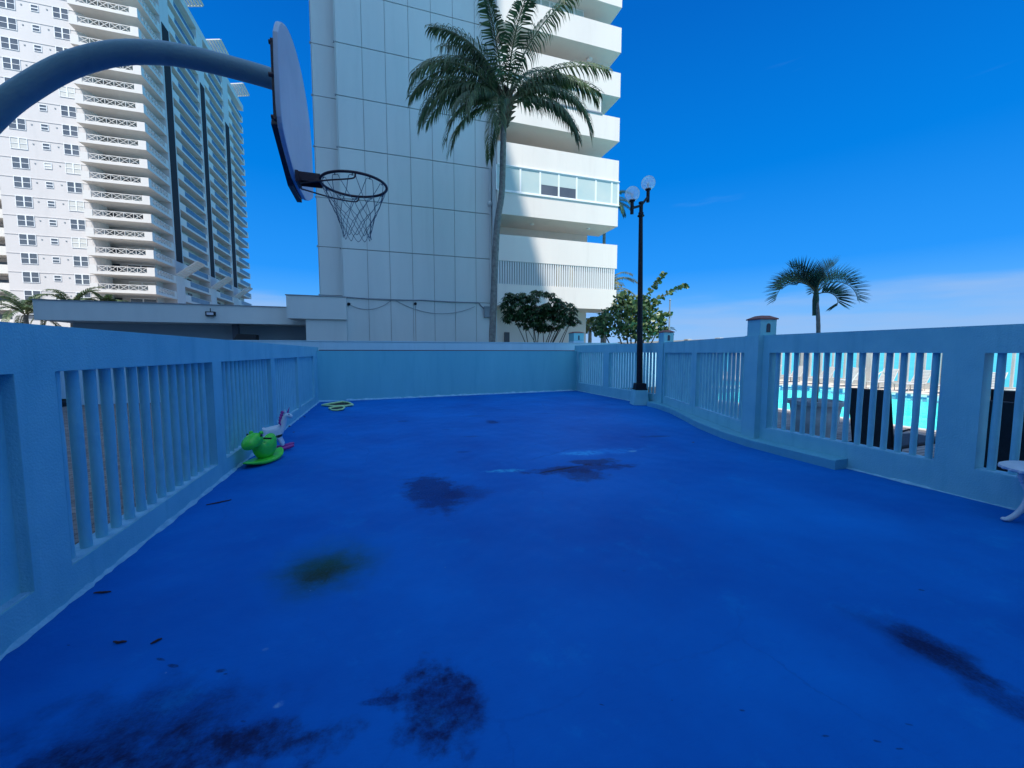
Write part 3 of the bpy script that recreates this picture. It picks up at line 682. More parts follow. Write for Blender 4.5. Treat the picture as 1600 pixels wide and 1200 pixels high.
for i in range(NL):
    a = netpt(i % NL+.5, 6); 
    b = netpt((i+.5) % NL, 7)
s.build('net', M['net'], hp)

# ================================================================== TOYS
def skin(name, pts, edges, rad, m, parent, sub=2, root=0):
    o = ORG[parent.name]
    me = bpy.data.meshes.new(name); me.from_pydata([Vector(p)-o for p in pts], edges, []); me.materials.append(m)
    ob = bpy.data.objects.new(name, me); col.objects.link(ob); ob.parent = parent
    k = ob.modifiers.new('k', 'SKIN'); u = ob.modifiers.new('u', 'SUBSURF'); u.levels = sub; u.render_levels = sub
    for i, r_ in enumerate(rad): me.skin_vertices[0].data[i].radius = r_ if hasattr(r_, '__len__') else (r_, r_)
    me.skin_vertices[0].data[root].use_root = True
    return ob
# green rocker toy, head to the left-near, tail to the right-far. local frame: +x = head direction
gt = thing('rocking_toy', 'bright green plastic animal rocking toy tipped against the foot of the left fence', 'toy', (-1.62, 6.62, 0))
ORG[gt.name] = Vector((0, 0, 0))     # build in local coordinates
s = MB()
def loft(mb, rings, n=18, k=None, cap=True):
    """rings: (x, halfwidth, zmid, halfheight, exponent)"""
    vs = []; fs = []
    for (x, hw, zm, hh, ex) in rings:
        for j in range(n):
            q = 2*PI*j/n; c, d = math.cos(q), math.sin(q)
            vs.append((x, hw*math.copysign(abs(c)**(2/ex), c), zm+hh*math.copysign(abs(d)**(2/ex), d)))
    for i in range(len(rings)-1):
        for j in range(n): fs.append((i*n+j, i*n+(j+1) % n, (i+1)*n+(j+1) % n, (i+1)*n+j))
    if cap: fs += [tuple(range(n))[::-1], tuple((len(rings)-1)*n+j for j in range(n))]
    mb.add(vs, fs, k)
# rocker base: a leaf-shaped flat hull with raised ends
loft(s, [(-.40, .01, .13, .008, 2), (-.36, .08, .10, .022, 2.5), (-.25, .14, .055, .035, 3), (-.1, .165, .038, .036, 3.5), (.08, .165, .038, .036, 3.5), (.22, .13, .05, .034, 3), (.34, .07, .075, .02, 2.5), (.40, .01, .095, .008, 2)])
s.build('rocker_base', M['green'], gt, smooth=True, sub=1)
s = MB()
loft(s, [(-.23, .02, .30, .06, 2), (-.215, .075, .27, .12, 2.2), (-.16, .10, .24, .17, 2.4), (-.08, .105, .20, .15, 2.5), (.0, .10, .18, .125, 2.5), (.07, .09, .19, .13, 2.3), (.12, .08, .24, .13, 2.2), (.17, .06, .28, .09, 2)])
s.build('body', M['green'], gt, smooth=True, sub=1)
s = MB()
loft(s, [(.06, .04, .36, .045, 2), (.09, .085, .37, .085, 2.2), (.15, .11, .37, .105, 2.4), (.22, .115, .355, .105, 2.4), (.29, .105, .335, .09, 2.3), (.345, .075, .32, .065, 2.1), (.37, .02, .315, .02, 2)])
s.ball((.13, .075, .46), .03, 8); s.ball((.13, -.075, .46), .03, 8)
hd = s.build('head', M['green'], gt, smooth=True, sub=1)
s = MB(); s.ball((.165, -.104, .435), .021, 8, (1, .5, 1)); s.ball((.165, .104, .435), .021, 8, (1, .5, 1)); s.build('eye', M['niche'], hd, smooth=True)
s = MB(); s.tube([(.03, -.15, .36), (.03, .15, .36)], .014, 10); s.build('handle', M['blackmesh'], gt, smooth=True)
gt.location = (-1.66, 6.62, 0); gt.rotation_euler = (0, 0, R(-112)); ORG[gt.name] = Vector((-1.66, 6.62, 0))

un = thing('rocking_toy', 'white plastic unicorn rocking toy with magenta rockers, standing behind the green toy', 'toy', (-1.66, 7.35, 0))
ORG[un.name] = Vector((0, 0, 0))
skin('body', [(-.17, 0, .30), (-.05, 0, .30), (.08, 0, .31), (.15, 0, .40), (.17, 0, .50), (.20, 0, .585), (.25, 0, .56), (.30, 0, .53),
              (-.16, .075, .20), (-.20, .09, .08), (-.16, -.075, .20), (-.20, -.09, .08), (.09, .075, .21), (.15, .09, .08), (.09, -.075, .21), (.15, -.09, .08)],
     [(0, 1), (1, 2), (2, 3), (3, 4), (4, 5), (5, 6), (6, 7), (0, 8), (8, 9), (0, 10), (10, 11), (2, 12), (12, 13), (2, 14), (14, 15)],
     [.085, .088, .08, .052, .044, .052, .042, .03, .042, .028, .042, .028, .04, .028, .04, .028], M['wplastic'], un, 2, 1)
s = MB(); s.tube([(.225, 0, .61), (.255, 0, .70)], [.014, .003], 8); s.build('horn', M['pink'], un, smooth=True)
s = MB()
for y_ in (-.028, .028): s.tube([(.19, y_, .615), (.185, y_*1.35, .665)], [.016, .003], 8)
s.build('ear', M['wplastic'], un, smooth=True)
s = MB()
for i in range(7):
    t = i/6; s.ball((.15-.03*t-.02*math.sin(t*3), 0, .62-.25*t), .026, 6, (1, .6, 1.1))
s.build('mane', M['pink'], un, smooth=True)
s = MB(); s.ball((.245, -.04, .585), .009, 6); s.ball((.245, .04, .585), .009, 6); s.build('eye', M['niche'], un, smooth=True)
for sg in (-1, 1):
    s = MB(); P1 = []
    for i in range(13):
        x_ = -.30+.6*i/12; P1.append((x_, sg*.095, .03+.55*x_*x_+.0))
    s.tube(P1, [.018]+[.03]*11+[.018], 10); s.build('rocker', M['pink'], un, smooth=True)
s = MB(); s.tube([(.12, -.13, .44), (.12, .13, .44)], .012, 8); s.build('handle', M['pink'], un, smooth=True)
un.location = (-1.70, 7.35, .0); un.rotation_euler = (0, 0, R(10)); ORG[un.name] = Vector((-1.70, 7.35, 0))

# small dark and lime toys lying in the far left corner
lt = thing('floor_toy', 'flat black mesh toy with a pointed lime green frame lying in the far left corner', 'toy', (-1.35, 13.5, 0))
def loopframe(mb, pts, r=.022, z=.03): mb.tube([(x, y, zz) for x, y, zz in pts], r, 8, closed=True)
P2 = [G(503, 633, .04), G(518, 630, .08), G(535, 627.5, .10), G(545, 629, .09), G(551.5, 632.3, .05), G(541, 634, .04), G(525, 634.5, .04), G(512, 633.5, .04)]
s = MB(); loopframe(s, [tuple(p) for p in P2], .026); s.build('frame', M['lime'], lt, smooth=True)
s = MB(); s.prism([p*.97+P2[3]*.03-Vector((0, 0, .02)) for p in P2], (0, 0, -.012)); s.build('mesh_panel', M['blackmesh'], lt)
lt2 = thing('floor_toy', 'small black toy with rounded lime green rim lying in front of the pointed one', 'toy', (-1.1, 12.5, 0))
P3 = [G(514, 637.5, .04), G(519, 640.5, .03), G(527, 640.8, .03), G(535, 639.3, .05), G(538.5, 636.5, .08), G(535, 635, .08), G(522, 636.2, .05)]
s = MB(); loopframe(s, [tuple(p) for p in P3], .022); s.build('frame', M['lime'], lt2, smooth=True)
s = MB(); s.prism([p-Vector((0, 0, .012)) for p in P3], (0, 0, -.012)); s.build('mesh_panel', M['blackmesh'], lt2)

# ================================================================== SIDE TABLE
tb = thing('side_table', 'low round white cast metal table with curved legs at the right edge by the fence', 'table', (5.83, 2.02, 0))
tx, ty, tz = 5.87, 1.93, .485
s = MB(); s.lathe((tx, ty, tz), [(.24, 0), (.30, .002), (.315, .012), (.318, .03), (.30, .04), (.28, .042)], 40)
for i in range(24):
    q = 2*PI*i/24; s.ball((tx+.304*math.cos(q), ty+.304*math.sin(q), tz+.012), .02, 5, (1, 1, .7))
s.build('table_top', M['tablew'], tb, smooth=True)
for i in range(3):
    q = R(150)+2*PI*i/3; c, d = math.cos(q), math.sin(q)
    pr = [(.20, .48), (.225, .44), (.205, .38), (.17, .30), (.165, .22), (.19, .14), (.235, .07), (.285, .028), (.315, .02)]
    pr = smoothpath(pr, 4)
    s = MB(); s.tube([(tx+r_*c, ty+r_*d, z) for r_, z in pr], [.024 if k < 5 else (.02-.004*math.sin(k*.2)) for k in range(len(pr))], 10)
    for k in range(3, 18, 2): s.ball((tx+pr[k][0]*c, ty+pr[k][0]*d, pr[k][1]), .025-.0004*k, 5, (1, 1, .55))
    s.ball((tx+.315*c, ty+.315*d, .022), .024, 6, (1.2, 1.2, .8)); s.build('leg', M['tablew'], tb, smooth=True)
s = MB(); s.lathe((tx, ty, .40), [(.16, 0), (.17, .008), (.16, .016)], 20); s.build('lower_ring', M['tablew'], tb)

# ================================================================== DEBRIS
tw = [(342, 786, .22, 42), (160, 927, .10, 8), (187, 1005, .07, 2), (245, 1003, .05, 60), (500, 633, .12, 20), (660, 623, .07, 0), (450, 668, .09, 70)]
for i, (px, py, ln, an) in enumerate(tw[:4]):
    g = G(px, py); a_ = R(an)-.3
    s = MB(); k = 6; r_ = random.Random(i)
    s.tube([(g.x+math.cos(a_)*ln*(t/k-.5), g.y+math.sin(a_)*ln*(t/k-.5)+r_.uniform(-.004, .004), .008) for t in range(k+1)], [.004+.003*math.sin(PI*t/k) for t in range(k+1)], 6)
    tag(s.build('twig', M['twig'], smooth=True), ['long thin dark twig on the blue floor nearest the green toy', 'short dark twig close to the near left fence base', 'short dark twig a little in front of the one by the fence base', 'tiny crooked twig nearest the grimy patch of the floor'][i], 'twig', 'twigs on the court floor')
for i, (px, py, sz, lab) in enumerate(((452, 667, .05, 'curled dry leaf at the foot of the left fence beyond the unicorn toy'), (459, 676, .03, 'small dry leaf on the floor beside the left fence beyond the unicorn toy'), (476, 652, .04, 'dry leaf near the foot of the far end of the left fence'), (657, 622.5, .04, 'dark dry leaf at the foot of the blue back wall'), (738, 616.5, .03, 'small dark leaf bit under the middle of the back wall'), (1083, 692, .03, 'dark leaf bit at the foot of the ledge of the right fence'))):
    g = G(px, py); s = MB(); a_ = rnd.uniform(0, 6)
    vs = []
    for u in range(5):
        for v in range(3):
            lx = (u/4-.5)*sz*2; ly = (v-1)*sz*.6*math.sin(PI*(u+.4)/4.8); zz = .006+.35*abs(ly)+.25*sz*(abs(u-2)/2)**2
            vs.append((g.x+lx*math.cos(a_)-ly*math.sin(a_), g.y+lx*math.sin(a_)+ly*math.cos(a_), zz))
    fs = [(u*3+v, u*3+v+1, u*3+v+4, u*3+v+3) for u in range(4) for v in range(2)]
    s.add(vs, fs); tag(s.build('dry_leaf', M['leafdead'], smooth=True), lab, 'leaf', 'dry leaves on the court floor')

# ================================================================== WHITE BUILDING (middle)
mb_ = thing('apartment_building', 'white apartment building with blank panelled wall and stacked balconies behind the back wall', 'building', (6, 25.7, 0))
s = MB(); s.box(-1.97, 6.97, 25.76, 45, -.5, 36); s.box(-3.3, -1.97, 26.55, 45, -.5, 36)
s.box(6.97, 14.6, 27.3, 45, -.5, 36)
s.build('core_wall', M['groove'], mb_)
KP = 25.7
jx = [-2.0, -.60, .66, 1.98, 3.28, 4.58, 5.93, 6.985]
lz = [-.5]+[H+KP*(.124+.1092*i) for i in range(13)]
s = MB()
for i in range(len(jx)-1):
    for j in range(len(lz)-1):
        s.box(jx[i]+.012, jx[i+1]-.012, KP, KP+.058, lz[j]+.025, lz[j+1]-.025)
for j in range(len(lz)-1):
    s.box(-3.32, -2.0, 26.5, 26.548, lz[j]+.22, lz[j+1]+.18)
    s.box(-2.03, -1.972, KP, 26.498, lz[j]+.025, lz[j+1]-.025)
    s.box(-3.34, -3.302, 26.5, 45, lz[j]+.22, lz[j+1]+.18)
s.build('wall_panels', M['panel'], mb_)
# little brackets at the joint ends (left corner)
s = MB()
for j in range(1, len(lz)-1):
    s.box(-2.09, -2.032, KP-.02, KP+.05, lz[j]-.05, lz[j]+.03); s.box(-3.40, -3.342, 26.48, 26.55, lz[j]+.15, lz[j]+.25)
s.build('joint_brackets', M['alu'], mb_)
YB_ = 24.7; XB0, XB1 = 7.075, 15.62
s = MB(); s.box(6.99, 14.6, 27.22, 27.298, -.5, 36); s.box(14.602, 14.66, 27.22, 45, -.5, 36); s.box(6.99, 7.08, KP+.06, 27.21, -.5, 4.6)
s.build('rear_wall', M['bwhite'], mb_)
s = MB(); s.box(6.99, 7.07, 24.86, 25.69, 4.6, 36); s.build('end_wall', M['panel'], mb_)
par = [(4.55, 5.9, 0), (7.34, 8.93, 0), (10.17, 11.57, 0), (13.08, 14.49, 0), (15.73, 17.24, 0), (18.55, 20.08, 0), (21.36, 22.90, 0), (24.15, 25.7, 0), (26.95, 28.5, 0), (29.75, 31.3, 0)]
for (z0, z1, _) in par:
    s = MB(); s.box(XB0, XB1, YB_, 27.215, z0, z0+.17)                       # slab
    s.box(XB0, XB1, YB_, YB_+.15, z0+.17, z1, skip=('b',)); s.box(XB1-.15, XB1, YB_+.15, 27.215, z0+.17, z1)
    s.build('balcony', M['bwhite'], mb_)
# ceiling lights under the third parapet
for px, py in ((831, 350), (919, 357)):
    r0 = ray(px, py); p = CAM+r0*((10.17-H)/r0.z)
    s = MB(); s.lathe((p.x, p.y, 10.10), [(.10, 0), (.14, .02), (.14, .068)], 14); s.build('ceiling_light', M['frame'], mb_)
r0 = ray(921, 92); p = CAM+r0*((21.36-H)/r0.z)
s = MB(); s.lathe((p.x, p.y, 21.28), [(.16, 0), (.2, .03), (.2, .078)], 14); s.build('ceiling_light', M['frame'], mb_)
# glazed level between parapets
def glaz(z0, z1, xs, kinds, xe, dy=.0):
    for i in range(len(xs)-1):
        x0, x1 = xs[i], xs[i+1]; y0 = YB_-.02+dy
        s = MB(); t = .055
        s.box(x0, x0+t, y0, y0+.08, z0, z1); s.box(x1-t, x1, y0, y0+.08, z0, z1)
        s.box(x0+t, x1-t, y0, y0+.08, z0, z0+t); s.box(x0+t, x1-t, y0, y0+.08, z1-t, z1)
        fo = s.build('window', M['frame'], mb_)
        k = kinds[i]
        s = MB(); s.box(x0+t, x1-t, y0+.03, y0+.04, z0+t, z1-t)
        s.build('pane', M['blind'] if k == 0 else (M['blind2'] if k == 2 else M['pane']), fo)
        if k == 1:
            s = MB(); s.box(x0+t, x1-t, y0+.02, y0+.028, z0+(z1-z0)*.45, z1-t); s.build('blind', M['blind'], fo)
xs = [6.99]+[onY(px, 290, YB_).x for px in (813, 844, 873, 901, 931, 956)]+[XB1-.02]
glaz(11.58, 13.07, xs, [0, 0, 1, 1, 0, 0, 0], 0)
s = MB(); s.box(XB0, XB1+.06, YB_-.06, YB_+.10, 11.50, 11.575); s.box(XB0, XB1+.06, YB_-.06, YB_+.10, 13.075, 13.14)
s.box(XB1+.0, XB1+.06, YB_, 27.2, 11.58, 13.07); s.build('window_ledge', M['frame'], mb_)
xs = [6.99]+[onY(px, 160, YB_).x for px in (818, 846, 872, 906)]+[onY(940, 165, YB_).x]
glaz(17.25, 18.54, xs, [2, 2, 2, 2, 2], 0, .08)
s = MB(); s.box(XB0, onY(941, 165, YB_).x, YB_-.05, YB_+.05, 17.245, 17.33); s.build('window_ledge', M['alu'], mb_)
xs = [6.99, 8.1, 9.2, 10.3, 10.9]+[onY(px, 12, YB_+1).x for px in (865, 881, 897, 912)]
glaz(22.91, 24.14, xs, [1]*8, 0, 1.0)
# vertical slats on the lowest closed level
s = MB(); x = XB0+.03; i = 0
while x < XB1-.1:
    s.box(x, x+.09, YB_+.02, YB_+.07, 5.9, 7.34); x += .162
s.build('slat_screen', M['slat'], mb_)
s = MB(); s.box(XB0, XB1-.16, YB_+.16, YB_+.2, 5.9, 7.34); s.build('screen_backing', mat('screen_shade', (.42, .43, .43), .7), mb_)
s = MB()
for px in (874, 894): 
    x = onY(px, 430, YB_).x; s.box(x-.16, x+.16, YB_+.075, YB_+.10, 5.9, 7.34)
s.build('ochre_posts', M['ochre'], mb_)
# pipes, junction box, conduit and cables on the panel wall
s = MB()
for px, w_ in ((766, .05), (775, .035)):
    x = onY(px, 400, KP).x; s.tube([(x, KP-.07, 2), (x, KP-.07, 13.4)], w_, 8)
p1 = onY(766, 318, KP-.1); s.ball((p1.x, KP-.08, p1.z), .16, 8)
s.build('downpipe', M['panel'], mb_, smooth=True)
s = MB(); c_ = onY(763, 488, KP); s.box(c_.x-.3, c_.x+.3, KP-.2, KP-.003, c_.z-.33, c_.z+.33); s.box(c_.x-.34, c_.x+.34, KP-.24, KP-.19, c_.z+.30, c_.z+.36); s.build('junction_box', M['alu'], mb_)
s = MB(); s.tube([(p.x, p.y, p.z) for p in [onY(a, b, KP-.05) for a, b in ((538, 464), (570, 466.5), (612, 469), (660, 469), (700, 471.5), (748, 473), (752, 478), (758, 484))]], .035, 8); s.build('conduit', M['alu'], mb_, smooth=True)
for (a, b, n1, n2, sag) in ((543, 474, 612, 469, .45), (617, 469, 742, 479, .62)):
    A_, B_ = onY(a, b, KP-.04), onY(n1, n2, KP-.04)
    s = MB(); s.tube([A_.lerp(B_, t/14)+Vector((0, 0, -sag*4*(t/14)*(1-t/14))) for t in range(15)], .016, 6); s.build('cable', M['alu'], mb_, smooth=True)
for px, py in ((545, 475), (649, 474.5)):
    p = onY(px, py, KP-.1); s = MB(); s.ball(p, .09, 7); s.tube([p, p+Vector((0, .1, .05))], .03, 6); s.build('security_camera', M['blackmetal'], mb_, smooth=True)
s = MB(); p = onY(649, 478, KP); s.box(p.x-.012, p.x+.012, KP-.003, KP-.001, 2, p.z); s.build('rust_streak', mat('rust_streak', (.20, .16, .15), .9), mb_)
# ground-floor dark door and light
s = MB(); p = onY(792, 520, 27.15); s.box(p.x-.18, p.x+.18, 27.1, 27.2, 0, 3.0); s.build('door', M['pane'], mb_)

# annexes at its left
an = thing('annex', 'low flat roofed white annex with a deep overhanging fascia joined to the panelled wall', 'building', (-3.4, 25.2, 0))
s = MB(); s.box(-4.85, -1.80, 25.1, 26.49, 3.47, 4.72); s.build('fascia', M['panel'], an)
s = MB(); s.box(-3.95, -2.0, 25.25, 26.49, -.5, 3.465); s.box(-1.999, -1.82, 25.25, 25.69, -.5, 3.465); s.build('wall', M['panel'], an)
s = MB(); s.box(-4.89, -1.79, 25.06, 26.49, 4.722, 4.77); s.build('roof_edge', M['alu'], an)
lo = thing('low_building', 'long low flat roofed building with wide blue grey fascia beyond the left fence', 'building', (-10, 26.5, 0))
s = MB(); s.box(-16.35, -3.36, 26.6, 33.5, 3.22, 4.20); s.build('fascia', M['panel'], lo)
s = MB(); s.box(-16.0, -3.5, 28.6, 33.2, -.5, 3.21); s.build('wall', mat('low_wall_paint', (.33, .43, .50), .8, (.28, .38, .45), .8), lo)
s = MB(); s.box(-8.15, -7.85, 27.4, 27.7, -.5, 3.21); s.build('pillar', mat('dark_pillar', (.07, .09, .12), .7), lo)
s = MB(); s.box(-16.4, -3.36, 26.55, 33.55, 4.202, 4.24); s.build('roof_edge', M['alu'], lo)
s = MB(); p = onY(329, 490, 26.5); s.box(p.x-.22, p.x+.22, 26.42, 26.59, p.z-.13, p.z+.11, 0); s.box(p.x-.16, p.x+.16, 26.412, 26.419, p.z-.08, p.z+.06, 1); s.tube([(p.x, 26.5, p.z+.1), (p.x, 26.5, p.z+.3)], .02, 6, 0)
s.build('floodlight', [M['blackmetal'], M['board']], lo)
gr = thing('barbecue_grill', 'black covered barbecue grill under the roof of the low building', 'grill', (-7.1, 27.2, 0))
g0 = onY(383, 527, 27)
s = MB(); s.prism([(g0.x-.55, 26.8, 1.0), (g0.x+.55, 26.8, 1.0), (g0.x+.62, 26.8, 2.62), (g0.x-.35, 26.8, 2.66), (g0.x-.55, 26.8, 2.3)], (0, .6, 0)); s.build('cover', M['blackmesh'], gr, bevel=.05)
s = MB()
for a, b in ((-.45, 26.85), (.45, 26.85), (-.45, 27.35), (.45, 27.35)): s.tube([(g0.x+a, b, -.03), (g0.x+a, b, 1.0)], .03, 8)
s.build('stand', M['blackmetal'], gr)

# ================================================================== TOWER (left background)
tw_ = thing('apartment_tower', 'very tall white apartment tower with lattice balconies and dark vertical stripes in the left background', 'building', (-45, 86, 0))
FH = 2.9; NF = 24
zf = [-.4+FH*i+.15 for i in range(NF+2)]      # slab bottoms: 14.25 = zf[5]
ZTOP = 71.0
YF_, YBAL, XR = 85.3, 83.8, -35.6
XW0, XW1 = -55.0, -44.3
s = MB(); s.box(XW0, -37.6, 88.8, 138, -.5, ZTOP-1); s.box(XW0, XW1, YF_, 88.79, -.5, ZTOP-.8)
s.box(XW0-10, XW0, 92, 138, -.5, ZTOP-1)
for z in zf: s.box(XW0, XW1, YF_-.05, YF_-.002, z-.06, z+.02)
s.build('wall', M['twhite'], tw_)
# rounded return between the flat wall and the loggias
s = MB()
for i in range(6):
    q0, q1 = PI/2*i/6, PI/2*(i+1)/6; rr = 2.2
    s.add([(XW1-.002+rr*math.sin(q0)*.55, YF_+rr*(1-math.cos(q0)), -.5), (XW1-.002+rr*math.sin(q1)*.55, YF_+rr*(1-math.cos(q1)), -.5), (XW1-.002+rr*math.sin(q1)*.55, YF_+rr*(1-math.cos(q1)), ZTOP-1), (XW1-.002+rr*math.sin(q0)*.55, YF_+rr*(1-math.cos(q0)), ZTOP-1)], [(0, 1, 2, 3)])
s.build('curved_return', M['twhite'], tw_, smooth=True)
def window_mesh(wd, ht, style):
    s = MB(); y0 = YF_-.07
    s.box(-wd/2, wd/2, y0, y0+.065, -ht/2-.07, -ht/2); s.box(-wd/2, wd/2, y0, y0+.065, ht/2, ht/2+.07)
    s.box(-wd/2-.07, -wd/2, y0, y0+.065, -ht/2-.07, ht/2+.07); s.box(wd/2, wd/2+.07, y0, y0+.065, -ht/2-.07, ht/2+.07)
    if style == 0:
        s.box(-.08, .08, y0, y0+.065, -ht/2, ht/2); s.box(-wd/2, -.08, y0+.01, y0+.065, -.035, .035); s.box(.08, wd/2, y0+.01, y0+.065, -.035, .035)
    if style == 1: s.box(-wd/2, wd/2, y0+.01, y0+.065, -.06, .06)
    s.box(-wd/2, wd/2, YF_-.02, YF_-.005, -ht/2, ht/2, 1)
    return s
protos = {}
zc0 = 13.45
nwin = 0
wr = random.Random(3)
for (xc, wd, ht, st) in ((-52.3, 1.9, 1.55, 0), (-49.05, .8, .8, 1), (-45.95, 1.8, 1.5, 0)):
    for i in range(-3, 20):
        z = zc0+FH*i
        if z < 2 or z > ZTOP-3: continue
        pk = 'open' if wr.random() < .90 else 'shut'
        key = (wd, st, pk)
        if key not in protos:
            m_ = window_mesh(wd, ht, st)
            m_.v = [(a+xc, b, c+z) for a, b, c in m_.v]
            o_ = m_.build('window', [M['frame'], M['pane'] if pk == 'open' else M['blind2']], tw_); protos[key] = (o_, Vector((xc, 0, z)))
        else:
            o0, p0 = protos[key]; copy_tree(o0, tw_, (xc-p0.x, 0, z-p0.z))
        nwin += 1
s = MB()
for i in range(-3, 20):
    z = zc0+FH*i
    if z < 2: continue
    for xx in (-50.6, -47.6): s.box(xx-.09, xx+.09, YF_-.06, YF_-.005, z+.1, z+.25)
s.build('wall_vents', M['groove'], tw_)
# corner balconies
def lattice(s, A, B, z0, z1, k=0, step=1.25, t=.045):
    A = Vector(A); B = Vector(B); L_ = (B-A).length; U = (B-A)/L_; n_ = max(1, round(L_/step)); Nn = Vector((U.y, -U.x, 0)); Z = Vector((0, 0, 1))
    for zz in (z0+.03, z1-.03): s.obox((A+B)/2+Z*zz, U, Nn, Z, L_/2, t, t, k)
    for i in range(n_+1):
        p = A+U*L_*i/n_; s.obox(p+Z*(z0+z1)/2, U, Nn, Z, t*.8, t, (z1-z0)/2-.03, k)
        if i < n_:
            q = A+U*L_*(i+1)/n_
            for a, b in (((p, z0), (q, z1)), ((p, z1), (q, z0))):
                a3 = a[0]+Z*a[1]; b3 = b[0]+Z*b[1]; d = (b3-a3); ll = d.length; d = d/ll
                s.obox((a3+b3)/2, d, Nn, d.cross(Nn), ll/2-.03, t*.7, t*.75, k)
def corner_balcony(z0):
    s = MB(); xa, xb = XW1+.0, XR
    s.box(xa, xb, YBAL, 88.78, z0, z0+.38); s.box(-37.59, xb, 88.78, 91.2, z0, z0+.38)
    zt = z0+1.42
    s.box(xa, xa+1.05, YBAL, YBAL+.2, z0+.38, zt, skip=('b',)); s.box(xb-1.05, xb, YBAL, YBAL+.2, z0+.38, zt, skip=('b',))
    s.box(xb-.2, xb, YBAL+.2, YBAL+.9, z0+.38, zt, skip=('b',)); s.box(xb-.2, xb, 90.3, 91.2, z0+.38, zt, skip=('b',))
    s.box(xa, xa+.2, YBAL+.2, YF_, z0+.38, zt, skip=('b',))
    return s
s = corner_balcony(zf[1]); cb = s.build('corner_balcony', M['tpara'], tw_)
s = MB(); lattice(s, (XW1+1.05, YBAL+.1, 0), (XR-1.05, YBAL+.1, 0), zf[1]+.42, zf[1]+1.38); lattice(s, (XR-.1, YBAL+.9, 0), (XR-.1, 90.3, 0), zf[1]+.42, zf[1]+1.38, step=1.0)
s.build('railing', M['tpara'], cb)
for z in zf[2:NF]: copy_tree(cb, tw_, (0, 0, z-zf[1]))
s = MB(); z0 = zf[1]+.39
for (a, b) in ((-43.6, -42.6), (-41.4, -37.8)):
    s.box(a, b, 88.70, 88.77, z0, z0+2.2)
s2 = s.build('sliding_door', M['pane'], tw_)
s = MB(); s.box(-41.45, -37.75, 88.66, 88.69, z0+2.1, z0+2.25); s.box(-39.7, -39.5, 88.66, 88.69, z0, z0+2.1); s.box(-41.5, -41.4, 88.66, 88.69, z0, z0+2.1); s.build('door_frame', M['frame'], s2)
s2b = copy_tree(s2, tw_, (0, 0, zf[2]-zf[1])); s2b.data = s2b.data.copy(); s2b.data.materials[0] = M['blind2']
for i, z in enumerate(zf[3:NF]):
    if i % 5 in (1, 4): copy_tree(s2b, tw_, (0, 0, z-zf[2]))
    else: copy_tree(s2, tw_, (0, 0, z-zf[1]))
# right side bays
bays_ = [(94.6, 107.2), (110.4, 122.0), (125.6, 137.5)]
def side_balcony(y0, y1, z0):
    s = MB(); s.box(-37.59, XR, y0, y1, z0, z0+.38); zt = z0+1.42
    s.box(XR-.2, XR, y0, y0+2.6, z0+.38, zt, skip=('b',)); s.box(-37.59, XR-.2, y0, y0+.2, z0+.38, zt, skip=('b',))
    s.box(XR-.2, XR, y1-.8, y1, z0+.38, zt, skip=('b',)); s.box(-37.59, XR-.2, y1-.2, y1, z0+.38, zt, skip=('b',))
    return s
for y0, y1 in bays_:
    sb = side_balcony(y0, y1, zf[1]).build('balcony', M['tpara'], tw_)
    s = MB(); s.box(XR-.12, XR-.06, y0+2.6, y1-.8, zf[1]+.42, zf[1]+1.36, 0); s.box(XR-.14, XR-.02, y0+2.6, y1-.8, zf[1]+1.365, zf[1]+1.42, 1)
    s.build('glass_railing', [M['paneblue'], M['tpara']], sb)
    for z in zf[2:NF]: copy_tree(sb, tw_, (0, 0, z-zf[1]))
    s = MB(); z0 = zf[1]+.39
    for a, b in ((.5, 1.6), (3.4, 5.2), (6.6, 8.4)): s.box(-37.595, -37.52, y0+a, y0+b, z0, z0+2.1)
    sd_ = s.build('sliding_door', M['pane'], tw_)
    for z in zf[2:NF-1]: copy_tree(sd_, tw_, (0, 0, z-zf[1]))
s = MB(); z0 = zf[1]+.39
stripes = [(91.2, 94.6, 18.5, 60), (107.2, 110.4, 18.5, 59.5), (122.0, 125.6, 18.5, 59)]
for y0, y1, za, zb_ in stripes:
    s = MB(); s.box(-37.595, XR+.05, y0, y1, -.5, ZTOP+.5); s.build('pilaster', M['twhite'], tw_)
    s = MB(); s.box(XR+.052, XR+.12, y0+.5, y1-.5, za, zb_); s.build('glass_stripe', M['tstripe'], tw_)
    # slatted awning at its foot
    def louvre(yc, zc, xo, wd, dp, tilt):
        s = MB(); U = Vector((0, 1, 0)); D = Vector((math.cos(tilt), 0, math.sin(tilt))); Nn = D.cross(U)
        for e in (-1, 1): s.obox(Vector((xo, yc, zc))+D*dp/2+U*e*wd/2, D, U, Nn, dp/2, .09, .10)
        k = 9
        for i in range(k+1): s.obox(Vector((xo, yc, zc))+D*dp*i/k+Nn*.02, D, U, Nn, dp/k*.40, wd/2-.05, .035)
        return s
    louvre((y0+y1)/2, za-2.6, XR+.1, 3.4, 4.2, R(38)).build('awning', M['tpara'], tw_)
# roof and its trellises
s = MB(); s.box(XW0-.2, XR+.1, YF_+1, 138.2, ZTOP-1, ZTOP+.4); s.box(-52, -38, 92, 134, ZTOP+.4, ZTOP+4); s.build('roof', M['twhite'], tw_)
for yc in (103, 118, 134):
    louvre(yc, ZTOP+1.5, XR-3, 5.5, 5.2, R(14)).build('roof_trellis', M['tpara'], tw_)
    s = MB()
    for e in (-2.6, 2.6): s.box(XR-1.6, XR-1.2, yc+e-.2, yc+e+.2, ZTOP+.4, ZTOP+1.6)
    s.build('roof_post', M['twhite'], tw_)
